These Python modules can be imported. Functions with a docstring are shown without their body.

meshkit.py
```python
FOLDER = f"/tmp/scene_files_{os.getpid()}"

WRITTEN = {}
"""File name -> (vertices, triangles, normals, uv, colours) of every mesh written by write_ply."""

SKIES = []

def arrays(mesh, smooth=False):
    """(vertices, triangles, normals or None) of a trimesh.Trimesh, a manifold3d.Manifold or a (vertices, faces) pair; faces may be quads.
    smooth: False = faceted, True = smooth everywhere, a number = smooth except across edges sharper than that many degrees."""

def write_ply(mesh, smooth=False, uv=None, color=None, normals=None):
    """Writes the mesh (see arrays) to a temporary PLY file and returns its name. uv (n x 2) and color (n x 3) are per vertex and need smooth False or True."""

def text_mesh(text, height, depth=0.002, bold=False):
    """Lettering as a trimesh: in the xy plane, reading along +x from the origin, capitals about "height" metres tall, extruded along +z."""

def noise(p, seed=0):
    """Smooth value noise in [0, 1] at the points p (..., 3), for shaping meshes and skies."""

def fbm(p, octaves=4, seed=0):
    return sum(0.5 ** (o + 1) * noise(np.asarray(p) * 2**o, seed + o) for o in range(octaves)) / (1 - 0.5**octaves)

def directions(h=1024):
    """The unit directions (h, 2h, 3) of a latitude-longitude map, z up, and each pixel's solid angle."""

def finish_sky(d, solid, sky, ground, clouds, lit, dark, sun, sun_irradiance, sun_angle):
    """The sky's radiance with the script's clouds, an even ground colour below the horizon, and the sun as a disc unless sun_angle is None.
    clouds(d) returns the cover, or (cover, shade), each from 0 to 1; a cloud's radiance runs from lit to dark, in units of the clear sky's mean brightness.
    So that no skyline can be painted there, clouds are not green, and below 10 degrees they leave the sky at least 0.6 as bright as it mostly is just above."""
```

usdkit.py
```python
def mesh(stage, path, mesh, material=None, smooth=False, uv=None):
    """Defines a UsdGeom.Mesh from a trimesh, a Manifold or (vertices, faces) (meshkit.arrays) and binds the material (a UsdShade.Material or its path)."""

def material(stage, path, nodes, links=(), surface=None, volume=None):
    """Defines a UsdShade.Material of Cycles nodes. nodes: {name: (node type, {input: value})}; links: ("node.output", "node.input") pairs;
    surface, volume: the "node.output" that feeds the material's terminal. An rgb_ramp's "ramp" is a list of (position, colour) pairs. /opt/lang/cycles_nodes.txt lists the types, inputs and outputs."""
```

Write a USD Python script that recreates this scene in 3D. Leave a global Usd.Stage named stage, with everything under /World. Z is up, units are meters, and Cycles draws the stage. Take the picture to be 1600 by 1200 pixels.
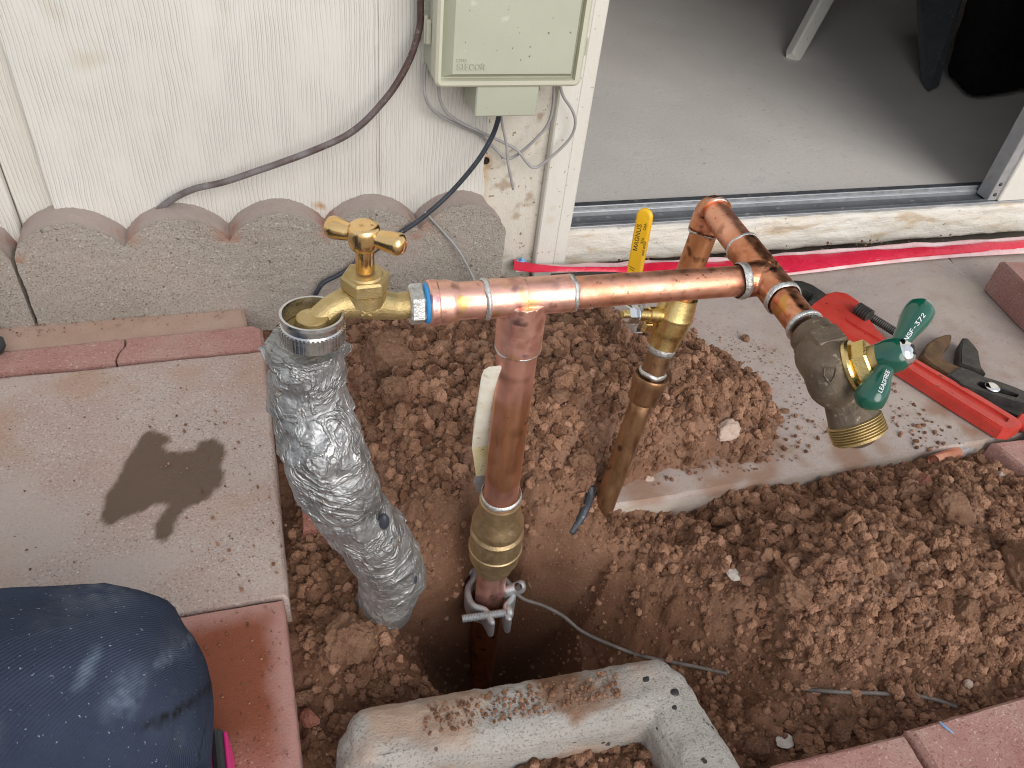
import math
import numpy as np
import trimesh
import manifold3d as m3
from pxr import Gf, Sdf, Usd, UsdGeom, UsdLux, UsdShade, Vt
from scipy.interpolate import RBFInterpolator
from scipy.ndimage import zoom as nd_zoom, map_coordinates, gaussian_filter
import meshkit
import usdkit

stage = Usd.Stage.CreateInMemory()
UsdGeom.SetStageUpAxis(stage, UsdGeom.Tokens.z)
UsdGeom.SetStageMetersPerUnit(stage, 1.0)
UsdGeom.Xform.Define(stage, '/World')
UsdGeom.Scope.Define(stage, '/World/Looks')

# ------------------------------------------------------------------ camera, sky, sun, exposure
CM = np.array([[0.9570568618319509, -0.2718273429870841, 0.10075742565667291],
               [-0.10968874858196356, -0.6612636159009025, -0.7420908358955702],
               [0.26834779979515505, 0.6991711706658432, -0.66268328216038]])   # camera right, down, forward
FPX = 1230.0
CP = np.array([0.0, 0.0, 0.65])
cam = UsdGeom.Camera.Define(stage, '/World/camera')
cam.AddTransformOp().Set(Gf.Matrix4d(*CM[0], 0, *(-CM[1]), 0, *(-CM[2]), 0, *CP, 1))
cam.CreateHorizontalApertureAttr(36.0)
cam.CreateVerticalApertureAttr(27.0)
cam.CreateFocalLengthAttr(36.0 * FPX / 1600)
cam.CreateClippingRangeAttr(Gf.Vec2f(0.02, 500))
cam.CreateExposureAttr(0.62)

SUN_AZ, SUN_EL = math.radians(168), math.radians(29)      # azimuth clockwise from +Y, towards the light
SUN_I, SUN_ANGLE, SKY = 0.40, 50.0, 0.115
sd = np.array([math.sin(SUN_AZ) * math.cos(SUN_EL), math.cos(SUN_AZ) * math.cos(SUN_EL), math.sin(SUN_EL)])
sun = UsdLux.DistantLight.Define(stage, '/World/sun')
sun.CreateIntensityAttr(SUN_I)
sun.CreateAngleAttr(SUN_ANGLE)
sun.CreateNormalizeAttr(True)
sun.CreateColorAttr(Gf.Vec3f(1.0, 0.975, 0.945))
zx = np.cross([0, 0, 1], sd); zx /= np.linalg.norm(zx); zy = np.cross(sd, zx)
sun.AddTransformOp().Set(Gf.Matrix4d(*zx, 0, *zy, 0, *sd, 0, 0, 0, 5, 1))
dome = UsdLux.DomeLight.Define(stage, '/World/sky')
dome.GetPrim().SetCustomDataByKey('kind', 'structure')
sky_m = usdkit.material(stage, '/World/Looks/sky', {
    'tc': ('texture_coordinate', {}),
    'n': ('noise_texture', {'scale': 1.6, 'detail': 5.0, 'roughness': 0.55}),
    'cl': ('rgb_ramp', {'ramp': [(0.25, (3.7, 3.8, 4.0)), (0.75, (6.4, 6.4, 6.4))]}),
    's': ('sky_texture', {'sky_type': 'single_scattering', 'sun_disc': False, 'sun_elevation': SUN_EL, 'sun_rotation': SUN_AZ}),
    'mx': ('mix', {'fac': 0.72}),
    'bg': ('background_shader', {'strength': SKY}),
}, [('tc.generated', 'n.vector'), ('n.fac', 'cl.fac'), ('s.color', 'mx.color1'), ('cl.color', 'mx.color2'), ('mx.color', 'bg.color')], surface='bg.background')
UsdShade.MaterialBindingAPI.Apply(dome.GetPrim()).Bind(sky_m)

# ------------------------------------------------------------------ measuring: photograph pixel -> point in the place
def ray(x, y): return CM.T @ np.array([(x - 800) / FPX, (y - 600) / FPX, 1.0])
def at(x, y, d): return CP + ray(x, y) * d
def gz(x, y, z=0.0):
    d = ray(x, y); return CP + d * ((z - CP[2]) / d[2])
def wy(x, y, Y):
    d = ray(x, y); return CP + d * ((Y - CP[1]) / d[1])
def unit(v): v = np.asarray(v, float); return v / np.linalg.norm(v)

# ------------------------------------------------------------------ prims
COUNT = {}
def numbered(parent, name):
    k = (parent, name); COUNT[k] = COUNT.get(k, -1) + 1
    return name if COUNT[k] == 0 else f'{name}_{COUNT[k]:03d}'

class Node:
    def __init__(s, path, base): s.path, s.base = path, np.asarray(base, float)
    @property
    def prim(s): return stage.GetPrimAtPath(s.path)

def tag(n, label=None, cat=None, group=None, kind=None):
    for k, v in (('label', label), ('category', cat), ('group', group), ('kind', kind)):
        if v: n.prim.SetCustomDataByKey(k, v)
    return n

def thing(name, label, cat, base, group=None):
    p = '/World/' + numbered('', name)
    UsdGeom.Xform.Define(stage, p).AddTranslateOp().Set(Gf.Vec3d(*map(float, base)))
    return tag(Node(p, base), label, cat, group)

def emit(path, mesh, mat, smooth, base, mask=None, weave=None):
    v, f, n = meshkit.arrays(mesh, smooth)
    m = UsdGeom.Mesh.Define(stage, path)
    m.CreatePointsAttr(Vt.Vec3fArray.FromNumpy((v - base).astype(np.float32)))
    m.CreateFaceVertexCountsAttr(Vt.IntArray.FromNumpy(np.full(len(f), 3, np.int32)))
    m.CreateFaceVertexIndicesAttr(Vt.IntArray.FromNumpy(f.astype(np.int32).ravel()))
    m.CreateSubdivisionSchemeAttr('none')
    if n is not None:
        m.CreateNormalsAttr(Vt.Vec3fArray.FromNumpy(n.astype(np.float32))); m.SetNormalsInterpolation('vertex')
    if mask is not None:
        c = np.asarray(mask(v), float); c = np.repeat(c[:, None], 3, 1) if c.ndim == 1 else c
        UsdGeom.PrimvarsAPI(m).CreatePrimvar('wear_shade', Sdf.ValueTypeNames.Color3fArray, 'vertex').Set(Vt.Vec3fArray.FromNumpy(c.astype(np.float32)))
    if weave is not None:
        UsdGeom.PrimvarsAPI(m).CreatePrimvar('weave', Sdf.ValueTypeNames.Float3Array, 'vertex').Set(Vt.Vec3fArray.FromNumpy(weave(v).astype(np.float32)))
    UsdShade.MaterialBindingAPI.Apply(m.GetPrim()).Bind(mat)

def part(parent, name, mesh, mat, smooth=35, label=None, mask=None, weave=None):
    p = parent.path + '/' + numbered(parent.path, name)
    emit(p, mesh, mat, smooth, parent.base, mask, weave)
    return tag(Node(p, parent.base), label)

def single(name, mesh, mat, label=None, cat=None, smooth=35, group=None, kind=None, mask=None, base=None):
    """A thing that is one mesh, with its own origin at its base."""
    v = meshkit.arrays(mesh)[0]
    if base is None: base = np.array([*(v.min(0) + v.max(0))[:2] / 2, v[:, 2].min()]) if kind is None else np.zeros(3)
    p = '/World/' + numbered('', name)
    emit(p, mesh, mat, smooth, base, mask)
    if np.any(base): UsdGeom.Xformable(stage.GetPrimAtPath(p)).AddTranslateOp().Set(Gf.Vec3d(*map(float, base)))
    return tag(Node(p, base), label, cat, group, kind)

# ------------------------------------------------------------------ shapes
cat = trimesh.util.concatenate
def tm(man):
    m = man.to_mesh(); return trimesh.Trimesh(np.array(m.vert_properties[:, :3]), np.array(m.tri_verts), process=False)
def man(t): return m3.Manifold(m3.Mesh(np.asarray(t.vertices, np.float32), np.asarray(t.faces, np.uint32)))
def hull(pts): return m3.Manifold.hull_points(np.asarray(pts, float))

def frame(d, up=(0, 0, 1)):
    """Columns x, y, z with z = d."""
    d = unit(d); up = np.asarray(up, float)
    if abs(d @ unit(up)) > 0.98: up = np.array([1.0, 0, 0]) if abs(d[0]) < .9 else np.array([0, 1.0, 0])
    x = unit(np.cross(up, d)); return np.column_stack([x, np.cross(d, x), d])

def place(mesh, o, R):
    m = mesh.copy(); m.vertices = m.vertices @ np.asarray(R).T + o; return m

def grid_faces(n, k, close=True):
    i, j = np.meshgrid(np.arange(n - 1), np.arange(k if close else k - 1), indexing='ij')
    a, b = i * k + j, i * k + (j + 1) % k
    c, d = (i + 1) * k + (j + 1) % k, (i + 1) * k + j
    return np.stack([a, b, c, a, c, d], -1).reshape(-1, 3)

def tube(pts, r, k=24, caps=True):
    pts = np.asarray(pts, float); n = len(pts); r = np.broadcast_to(np.asarray(r, float), (n,))
    t = np.gradient(pts, axis=0); t /= np.linalg.norm(t, axis=1, keepdims=True)
    x = frame(t[0])[:, 0]; ring = []
    a = np.arange(k) / k * 2 * np.pi
    for i in range(n):
        x = unit(x - t[i] * (x @ t[i])); y = np.cross(t[i], x)
        ring.append(pts[i] + r[i] * (np.cos(a)[:, None] * x + np.sin(a)[:, None] * y))
    v = np.vstack(ring); f = grid_faces(n, k)
    if caps:
        v = np.vstack([v, pts[0], pts[-1]]); j = np.arange(k); b = (n - 1) * k
        f = np.vstack([f, np.column_stack([np.full(k, n * k), (j + 1) % k, j]), np.column_stack([np.full(k, n * k + 1), b + j, b + (j + 1) % k])])
    return trimesh.Trimesh(v, f, process=False)

def lathe(prof, o, d, k=40, up=(0, 0, 1)):
    """prof: (r, s) pairs along the axis from o towards d; closed with end caps where r > 0."""
    p = np.array(prof, float)
    if p[0, 0] > 0: p = np.vstack([[0, p[0, 1]], p])
    if p[-1, 0] > 0: p = np.vstack([p, [0, p[-1, 1]]])
    p[:, 0] = np.maximum(p[:, 0], 1e-5)
    a = np.arange(k) / k * 2 * np.pi
    v = np.stack([p[:, 0, None] * np.cos(a), p[:, 0, None] * np.sin(a), np.repeat(p[:, 1, None], k, 1)], -1).reshape(-1, 3)
    return place(trimesh.Trimesh(v, grid_faces(len(p), k), process=False), o, frame(d, up))

def hexnut(o, d, R, s0, s1, c=0.0015, rot=0.0, up=(0, 0, 1), n=6):
    """Hexagonal prism with turned corners."""
    a = np.arange(n) * 2 * np.pi / n + rot
    P = [(R * np.cos(x), R * np.sin(x), s) for x in a for s in (s0 + c, s1 - c)] + [((R - c) * np.cos(x), (R - c) * np.sin(x), s) for x in a for s in (s0, s1)]
    return place(tm(hull(P)), o, frame(d, up))

def bez(pts, n=40):
    """Catmull-Rom through the points."""
    p = np.asarray(pts, float); p = np.vstack([2 * p[0] - p[1], p, 2 * p[-1] - p[-2]]); out = []
    for i in range(1, len(p) - 2):
        t = np.linspace(0, 1, max(2, n // (len(p) - 3)), endpoint=False)[:, None]
        a, b, c, d = p[i - 1:i + 3]
        out.append(.5 * (2 * b + (c - a) * t + (2 * a - 5 * b + 4 * c - d) * t**2 + (3 * b - 3 * c + d - a) * t**3))
    return np.vstack(out + [p[-2][None]])

def box(lo, hi, c=0.0):
    lo, hi = np.asarray(lo, float), np.asarray(hi, float)
    if c <= 0: m = trimesh.creation.box(hi - lo); m.apply_translation((lo + hi) / 2); return m
    P = []
    for s in np.ndindex(2, 2, 2):
        p = np.where(s, hi, lo); q = np.where(s, -1, 1) * c
        P += [p + q * [0, 1, 1], p + q * [1, 0, 1], p + q * [1, 1, 0]]
    return tm(hull(P))

def obox(o, R, lo, hi, c=0.0): return place(box(lo, hi, c), np.asarray(o, float), R)

def rough(m, step, amp, scale, seed=0, amp2=0.0, scale2=0):
    """Refines and displaces a manifold by noise (worn masonry)."""
    t = tm(m.refine_to_length(step)); v = np.array(t.vertices)
    t = trimesh.Trimesh(v, t.faces, process=True); v = np.array(t.vertices)
    n = np.array(t.vertex_normals)
    d = (meshkit.fbm(v * scale + seed * 7.3, 4, seed) - .5) * 2 * amp
    if amp2: d += (meshkit.fbm(v * scale2 + seed * 3.1, 3, seed + 9) - .5) * 2 * amp2
    t.vertices = v + n * d[:, None]
    return t

def slab(poly, z0, z1, c=0.003):
    """Convex polygon block with chamfered top edges."""
    poly = np.asarray(poly, float); cen = poly.mean(0)
    ins = cen + (poly - cen) * (1 - c / np.linalg.norm(poly - cen, axis=1).mean())
    return hull([(*p, z) for p in poly for z in (z0, z1 - c)] + [(*p, z1) for p in ins])

def prism(px, z0, z1, inset=0.0):
    """Outline given by points on the ground (n x 2) extruded between two heights, top edges eased."""
    cs = m3.CrossSection([np.asarray(px, float)], m3.FillRule.NonZero)
    if inset <= 0: return cs.extrude(z1 - z0).translate((0, 0, z0))
    e = min(inset, (z1 - z0) / 3)
    parts = [cs.extrude(z1 - z0 - e).translate((0, 0, z0))]
    for i in range(3):
        t = (i + 1) / 3
        parts.append(cs.offset(-e * (1 - math.cos(t * math.pi / 2)), m3.JoinType.Round, 2, 16).extrude(e / 3 + 1e-4).translate((0, 0, z1 - e + e * i / 3 - 1e-4)))
    return m3.Manifold.batch_boolean(parts, m3.OpType.Add)

_s8 = m3.Manifold.sphere(1.0, 24)
def ball(p, r): return _s8.scale((r, r, r)).translate(tuple(map(float, p)))
def chain(pts, rs):
    out = []
    for a, b, r, q in zip(pts[:-1], pts[1:], rs[:-1], rs[1:]):
        out.append(m3.Manifold.batch_hull([ball(a, r), ball(b, q)]))
    return m3.Manifold.batch_boolean(out, m3.OpType.Add)
def soften(t, it, limit=.003):
    v0 = np.array(t.vertices); trimesh.smoothing.filter_taubin(t, iterations=it); v = np.array(t.vertices)
    d = v - v0; k = np.linalg.norm(d, axis=1, keepdims=True)
    bad = ~np.isfinite(k) | (k > limit)
    t.vertices = np.where(bad, v0, v); return t
def blend(ms, step, it=12):
    t = tm(m3.Manifold.batch_boolean(ms, m3.OpType.Add).refine_to_length(step))
    t = trimesh.Trimesh(t.vertices, t.faces, process=True)
    return soften(t, it)

def lettering(text, h, depth, o, x, y):
    """Raised text from o, reading along x, letters standing along y."""
    x = unit(x); z = unit(np.cross(x, y)); y = np.cross(z, x)
    return place(meshkit.text_mesh(text, h, depth), o, np.column_stack([x, y, z]))

# ------------------------------------------------------------------ materials
MATS = {}
def lin(c): c = np.asarray(c, float) / 255; return tuple(np.where(c <= .04045, c / 12.92, ((c + .055) / 1.055)**2.4))

def look(name, ramp, scale=6.0, detail=5.0, rough=0.7, metal=0.0, spec=0.5, fine=None, bump=(), stretch=None, wear_shade=None, rrange=0.0, coat=0.0, rand=None, distort=0.0, extra=None):
    """ramp: colours over a noise of that scale. fine = (scale, amount, colour) specks. bump = [(scale, distance, detail)]. wear = colour mixed in by the mesh's wear primvar."""
    n, L = {}, []
    n['g'] = ('geometry', {}); src = 'g.position'
    if stretch:
        n['mp'] = ('mapping', {'scale': stretch}); L.append((src, 'mp.vector')); src = 'mp.vector'
    n['n'] = ('noise_texture', {'scale': scale, 'detail': detail, 'roughness': 0.6, 'distortion': distort}); L.append((src, 'n.vector'))
    n['r'] = ('rgb_ramp', {'ramp': ramp}); L.append(('n.fac', 'r.fac')); col = 'r.color'
    for i, (s, lo, hi, c) in enumerate(fine or []):
        n[f'f{i}'] = ('noise_texture', {'scale': s, 'detail': 2.0}); L.append(('g.position', f'f{i}.vector'))
        n[f'fr{i}'] = ('map_range', {'from_min': lo, 'from_max': hi, 'clamp': True}); L.append((f'f{i}.fac', f'fr{i}.value'))
        n[f'fm{i}'] = ('mix', {'color2': c}); L += [(f'fr{i}.result', f'fm{i}.fac'), (col, f'fm{i}.color1')]; col = f'fm{i}.color'
    if rand:
        n['oi'] = ('object_info', {}); n['rr'] = ('rgb_ramp', {'ramp': rand}); n['rm'] = ('mix', {'mix_type': 'multiply', 'fac': 1.0})
        L += [('oi.random', 'rr.fac'), (col, 'rm.color1'), ('rr.color', 'rm.color2')]; col = 'rm.color'
    n['p'] = ('principled_bsdf', {'roughness': rough, 'metallic': metal, 'specular_ior_level': spec, 'coat_weight': coat})
    if wear_shade is not None:
        n['at'] = ('attribute', {'attribute': 'wear_shade'}); n['ws'] = ('separate_color', {}); L.append(('at.color', 'ws.color'))
        for i, (ch, c) in enumerate(wear_shade):
            n[f'wm{i}'] = ('mix', {'color2': c}); L += [(f'ws.{ch}', f'wm{i}.fac'), (col, f'wm{i}.color1')]; col = f'wm{i}.color'
    L.append((col, 'p.base_color'))
    if rrange:
        n['rn'] = ('noise_texture', {'scale': scale * 3.1, 'detail': 4.0}); n['rg'] = ('map_range', {'from_min': .3, 'from_max': .7, 'to_min': max(0.02, rough - rrange), 'to_max': min(1, rough + rrange), 'clamp': True})
        L += [(src, 'rn.vector'), ('rn.fac', 'rg.value'), ('rg.result', 'p.roughness')]
    prev = None
    for i, (s, d, dt) in enumerate(bump):
        n[f'b{i}'] = ('noise_texture', {'scale': s, 'detail': dt, 'roughness': .65}); n[f'bb{i}'] = ('bump', {'distance': d, 'strength': 1.0})
        L += [(src if i == 0 else 'g.position', f'b{i}.vector'), (f'b{i}.fac', f'bb{i}.height')]
        if prev: L.append((prev, f'bb{i}.normal'))
        prev = f'bb{i}.normal'
    if prev: L.append((prev, 'p.normal'))
    if extra: prev = extra(n, L, prev)
    MATS[name] = usdkit.material(stage, '/World/Looks/' + name, n, L, surface='p.BSDF')
    return MATS[name]

def C(r, g, b, k=1.0): return tuple(x * k for x in lin((r, g, b)))

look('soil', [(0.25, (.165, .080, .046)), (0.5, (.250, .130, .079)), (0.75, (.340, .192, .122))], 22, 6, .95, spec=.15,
     fine=[(420, .60, .72, (.33, .22, .16)), (700, .70, .76, (.5, .42, .35))], bump=[(240, .0042, 7), (800, .0014, 4)], wear_shade=[('r', (.170, .080, .044)), ('g', (.370, .225, .155))])
look('crumb', [(0.3, (.215, .113, .068)), (0.7, (.375, .215, .140))], 40, 4, .95, spec=.1, bump=[(700, .0022, 6)],
     rand=[(0, (.58, .52, .49)), (.45, (.95, .94, .93)), (.90, (1.30, 1.30, 1.30)), (.985, (1.35, 1.36, 1.38)), (1, (1.7, 1.85, 2.0))])
look('clod', [(0.3, (.205, .107, .064)), (0.55, (.305, .170, .107)), (0.8, (.410, .250, .170))], 45, 6, .95, spec=.1, bump=[(300, .0045, 7), (900, .0014, 4)], fine=[(500, .62, .7, (.36, .25, .18))])
look('pale_stone', [(0.3, (.44, .32, .255)), (0.7, (.56, .43, .355))], 60, 5, .9, spec=.2, bump=[(500, .001, 5)])
look('red_rubble', [(0.3, (.20, .075, .05)), (0.7, (.34, .15, .11))], 50, 5, .9, spec=.2, bump=[(500, .001, 5)])
look('white_chip', [(0.3, (.45, .40, .34)), (0.7, (.68, .64, .58))], 80, 5, .8, bump=[(500, .0006, 4)])
GR = [(420, .53, .64, (.24, .19, .16)), (330, .58, .66, (.52, .46, .42))]
SPK = lambda a, b: [(900, .60, .70, a), (650, .62, .72, b)]
look('paver', [(0.28, (.390, .275, .228)), (0.45, (.425, .330, .292)), (0.58, (.440, .362, .330)), (0.78, (.425, .300, .240))], 7.5, 7, .88, spec=.25,
     fine=[(430, .54, .66, (.27, .205, .17)), (340, .60, .68, (.55, .48, .44))], bump=[(480, .0011, 5), (160, .0006, 3)],
     wear_shade=[('g', (.38, .225, .140)), ('b', (.45, .38, .345)), ('r', (.135, .092, .066))])
look('pink_paver', [(0.3, (.340, .160, .135)), (0.5, (.390, .215, .185)), (0.75, (.420, .285, .240))], 12, 6, .85, spec=.25,
     fine=[(430, .56, .68, (.27, .125, .10)), (340, .62, .70, (.52, .38, .33))], bump=[(700, .0008, 5), (200, .0005, 3)])
look('red_paver', [(0.3, (.290, .105, .070)), (0.5, (.335, .145, .110)), (0.75, (.38, .20, .165))], 9, 6, .85, spec=.25,
     fine=[(430, .56, .68, (.21, .075, .05)), (340, .64, .72, (.50, .34, .28))], bump=[(700, .0011, 5), (200, .0005, 3)], wear_shade=[('r', (.225, .068, .036)), ('g', (.43, .245, .215))])
look('dusty_paver', [(0.3, (.40, .265, .200)), (0.6, (.46, .325, .255)), (0.8, (.42, .34, .285))], 14, 6, .9, spec=.2, fine=SPK((.24, .15, .1), (.46, .36, .29)), bump=[(600, .001, 5)])
look('scallop', [(0.28, (.330, .290, .245)), (0.5, (.385, .345, .300)), (0.75, (.40, .335, .285))], 8, 6, .92, spec=.2,
     fine=[(460, .53, .64, (.22, .185, .145)), (360, .62, .70, (.54, .48, .42)), (130, .70, .74, (.15, .125, .10))], bump=[(800, .0016, 5), (240, .0010, 3)],
     wear_shade=[('r', (.41, .335, .300)), ('g', (.38, .20, .145))])
look('slab', [(0.3, (.385, .310, .272)), (0.55, (.430, .362, .328)), (0.8, (.44, .355, .30))], 6, 7, .85, spec=.3,
     fine=[(500, .58, .70, (.31, .245, .21)), (90, .62, .75, (.36, .26, .19))], bump=[(500, .0005, 5), (120, .0006, 3)], wear_shade=[('g', (.47, .41, .33)), ('r', (.31, .20, .145))])
look('grey_block', [(0.3, (.32, .295, .265)), (0.5, (.385, .36, .328)), (0.75, (.44, .415, .375))], 10, 6, .92, spec=.2,
     fine=[(430, .55, .66, (.25, .225, .195)), (70, .70, .73, (.05, .045, .04))], bump=[(600, .0013, 6), (150, .0010, 4)], wear_shade=[('g', (.42, .29, .21)), ('r', (.225, .130, .083))])
look('concrete_far', [(0.3, (.26, .22, .19)), (0.7, (.33, .29, .25))], 2, 6, .9, spec=.2, bump=[(300, .0006, 4)])

def creases(n, L, prev):
    """Thin sharp wrinkles of pressed foil."""
    hs = []
    for i, (s, d) in enumerate(((15, 1.2), (36, .7))):
        n[f'k{i}'] = ('noise_texture', {'scale': s, 'detail': 3.0, 'roughness': .55, 'distortion': 1.6}); n[f'ka{i}'] = ('math', {'math_type': 'subtract', 'value2': .5}); n[f'kb{i}'] = ('math', {'math_type': 'absolute'})
        n[f'kc{i}'] = ('map_range', {'from_min': 0.0, 'from_max': .07, 'to_min': d, 'to_max': 0.0, 'clamp': True})
        L += [('g.position', f'k{i}.vector'), (f'k{i}.fac', f'ka{i}.value1'), (f'ka{i}.value', f'kb{i}.value1'), (f'kb{i}.value', f'kc{i}.value')]
    n['kd'] = ('math', {'math_type': 'add'}); n['ke'] = ('bump', {'distance': .0013, 'strength': 1.0})
    L += [('kc0.result', 'kd.value1'), ('kc1.result', 'kd.value2'), ('kd.value', 'ke.height'), (prev, 'ke.normal')]
    L[:] = [l for l in L if l[1] != 'p.normal'] + [('ke.normal', 'p.normal')]
    return 'ke.normal'
# copper, brass and the other metals
CU = [(0.22, (.54, .220, .120)), (0.42, (.74, .350, .220)), (0.58, (.84, .450, .320)), (0.80, (.66, .300, .150))]
look('copper_bright', CU, 28, 6, .42, 1, rrange=.10, stretch=(1, 1, 1.0), fine=[(55, .62, .76, (.40, .17, .10)), (330, .66, .74, (.30, .14, .09))], bump=[(240, .00018, 4)], distort=.6)
look('copper_pink', [(0.25, (.72, .350, .265)), (0.5, (.90, .530, .430)), (0.75, (.80, .410, .320))], 40, 5, .42, 1, rrange=.08, fine=[(70, .64, .76, (.42, .19, .15)), (48, .62, .72, (.70, .44, .16)), (62, .66, .74, (.32, .18, .24))], bump=[(260, .00018, 4)], distort=.8, wear_shade=[('g', (.78, .50, .17)), ('r', (.17, .095, .10))])
look('copper_heated', [(0.25, (.25, .095, .058)), (0.45, (.58, .235, .125)), (0.62, (.72, .350, .215)), (0.82, (.38, .135, .085))], 45, 6, .34, 1, rrange=.12, fine=[(90, .60, .72, (.09, .045, .055)), (60, .63, .72, (.58, .30, .09))], bump=[(240, .0002, 4)], distort=1.0)
look('copper_brown', [(0.25, (.34, .140, .065)), (0.5, (.56, .250, .120)), (0.75, (.46, .190, .085))], 24, 6, .38, 1, rrange=.12, stretch=(1, 1, .25), fine=[(330, .66, .73, (.50, .34, .24)), (80, .62, .74, (.16, .07, .035))], bump=[(300, .00018, 4)])
look('copper_riser', [(0.25, (.48, .225, .120)), (0.5, (.68, .345, .195)), (0.75, (.58, .270, .145))], 24, 6, .40, 1, rrange=.10, stretch=(1, 1, .25), fine=[(330, .66, .73, (.62, .45, .34)), (80, .66, .76, (.26, .12, .06))], bump=[(300, .00018, 4)], wear_shade=[('r', (.84, .46, .36)), ('g', (.30, .13, .07))])
look('copper_old', [(0.25, (.150, .080, .040)), (0.5, (.33, .180, .090)), (0.75, (.22, .135, .080))], 30, 6, .40, .9, rrange=.15, stretch=(1, 1, .3), fine=[(260, .62, .72, (.34, .24, .17)), (70, .60, .72, (.10, .055, .035))], bump=[(300, .0004, 5)])
look('brass_cast', [(0.3, (.40, .290, .125)), (0.55, (.53, .405, .195)), (0.8, (.45, .340, .165))], 60, 5, .46, .92, rrange=.08, fine=[(120, .66, .76, (.40, .36, .28))], bump=[(900, .00045, 4)])
look('brass_polished', [(0.3, (.74, .470, .190)), (0.6, (.84, .580, .280)), (0.85, (.58, .34, .14))], 40, 5, .20, 1, rrange=.06, fine=[(180, .66, .74, (.45, .27, .12))], bump=[(240, .00012, 3)])
look('brass_new', [(0.3, (.66, .480, .180)), (0.7, (.78, .600, .270))], 60, 4, .26, 1, rrange=.06, bump=[(700, .0002, 3)])
look('bronze_cast', [(0.3, (.120, .090, .064)), (0.55, (.180, .138, .098)), (0.8, (.25, .195, .145))], 55, 6, .52, .65, rrange=.10, fine=[(200, .64, .74, (.36, .29, .20))], bump=[(700, .0006, 5)])
look('bronze_valve', [(0.3, (.300, .205, .110)), (0.55, (.430, .315, .175)), (0.8, (.33, .215, .130))], 50, 6, .42, .85, rrange=.12, fine=[(300, .62, .72, (.44, .36, .25))], bump=[(600, .0004, 4)])
look('solder', [(0.3, (.42, .41, .39)), (0.7, (.70, .70, .68))], 160, 5, .36, .85, rrange=.12, bump=[(420, .0009, 4)])
look('zinc', [(0.3, (.48, .49, .50)), (0.7, (.62, .63, .64))], 80, 5, .48, .7, rrange=.12, fine=[(150, .64, .74, (.36, .27, .20))], bump=[(600, .0004, 4)])
look('steel', [(0.3, (.50, .50, .50)), (0.7, (.66, .66, .65))], 60, 4, .26, 1, rrange=.08, bump=[(500, .0001, 3)])
look('chrome', [(0.3, (.72, .72, .72)), (0.7, (.82, .82, .82))], 40, 3, .10, 1, rrange=.04)
look('dark_steel', [(0.3, (.045, .042, .040)), (0.6, (.080, .073, .066)), (0.85, (.13, .095, .065))], 45, 6, .50, .6, rrange=.12, fine=[(200, .64, .73, (.17, .12, .08))], bump=[(500, .0003, 4)])
look('rusty_steel', [(0.3, (.10, .060, .035)), (0.6, (.19, .105, .050)), (0.85, (.14, .10, .07))], 80, 6, .6, .4, bump=[(500, .0004, 4)])
look('aluminium', [(0.3, (.36, .37, .38)), (0.7, (.46, .47, .48))], 30, 5, .45, .7, rrange=.12, fine=[(60, .62, .75, (.34, .30, .26))], bump=[(400, .0002, 3)])
look('dark_track', [(0.3, (.085, .090, .100)), (0.7, (.15, .155, .165))], 18, 5, .55, .3, fine=[(70, .62, .74, (.28, .25, .22))], bump=[(400, .0003, 3)])
look('foil', [(0.25, (.15, .147, .143)), (0.5, (.33, .33, .325)), (0.75, (.52, .52, .52))], 26, 6, .46, .72, rrange=.10, fine=[(60, .66, .80, (.17, .155, .145)), (34, .66, .78, (.34, .27, .21))], bump=[(60, .0030, 3)], distort=1.2, extra=creases)

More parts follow.
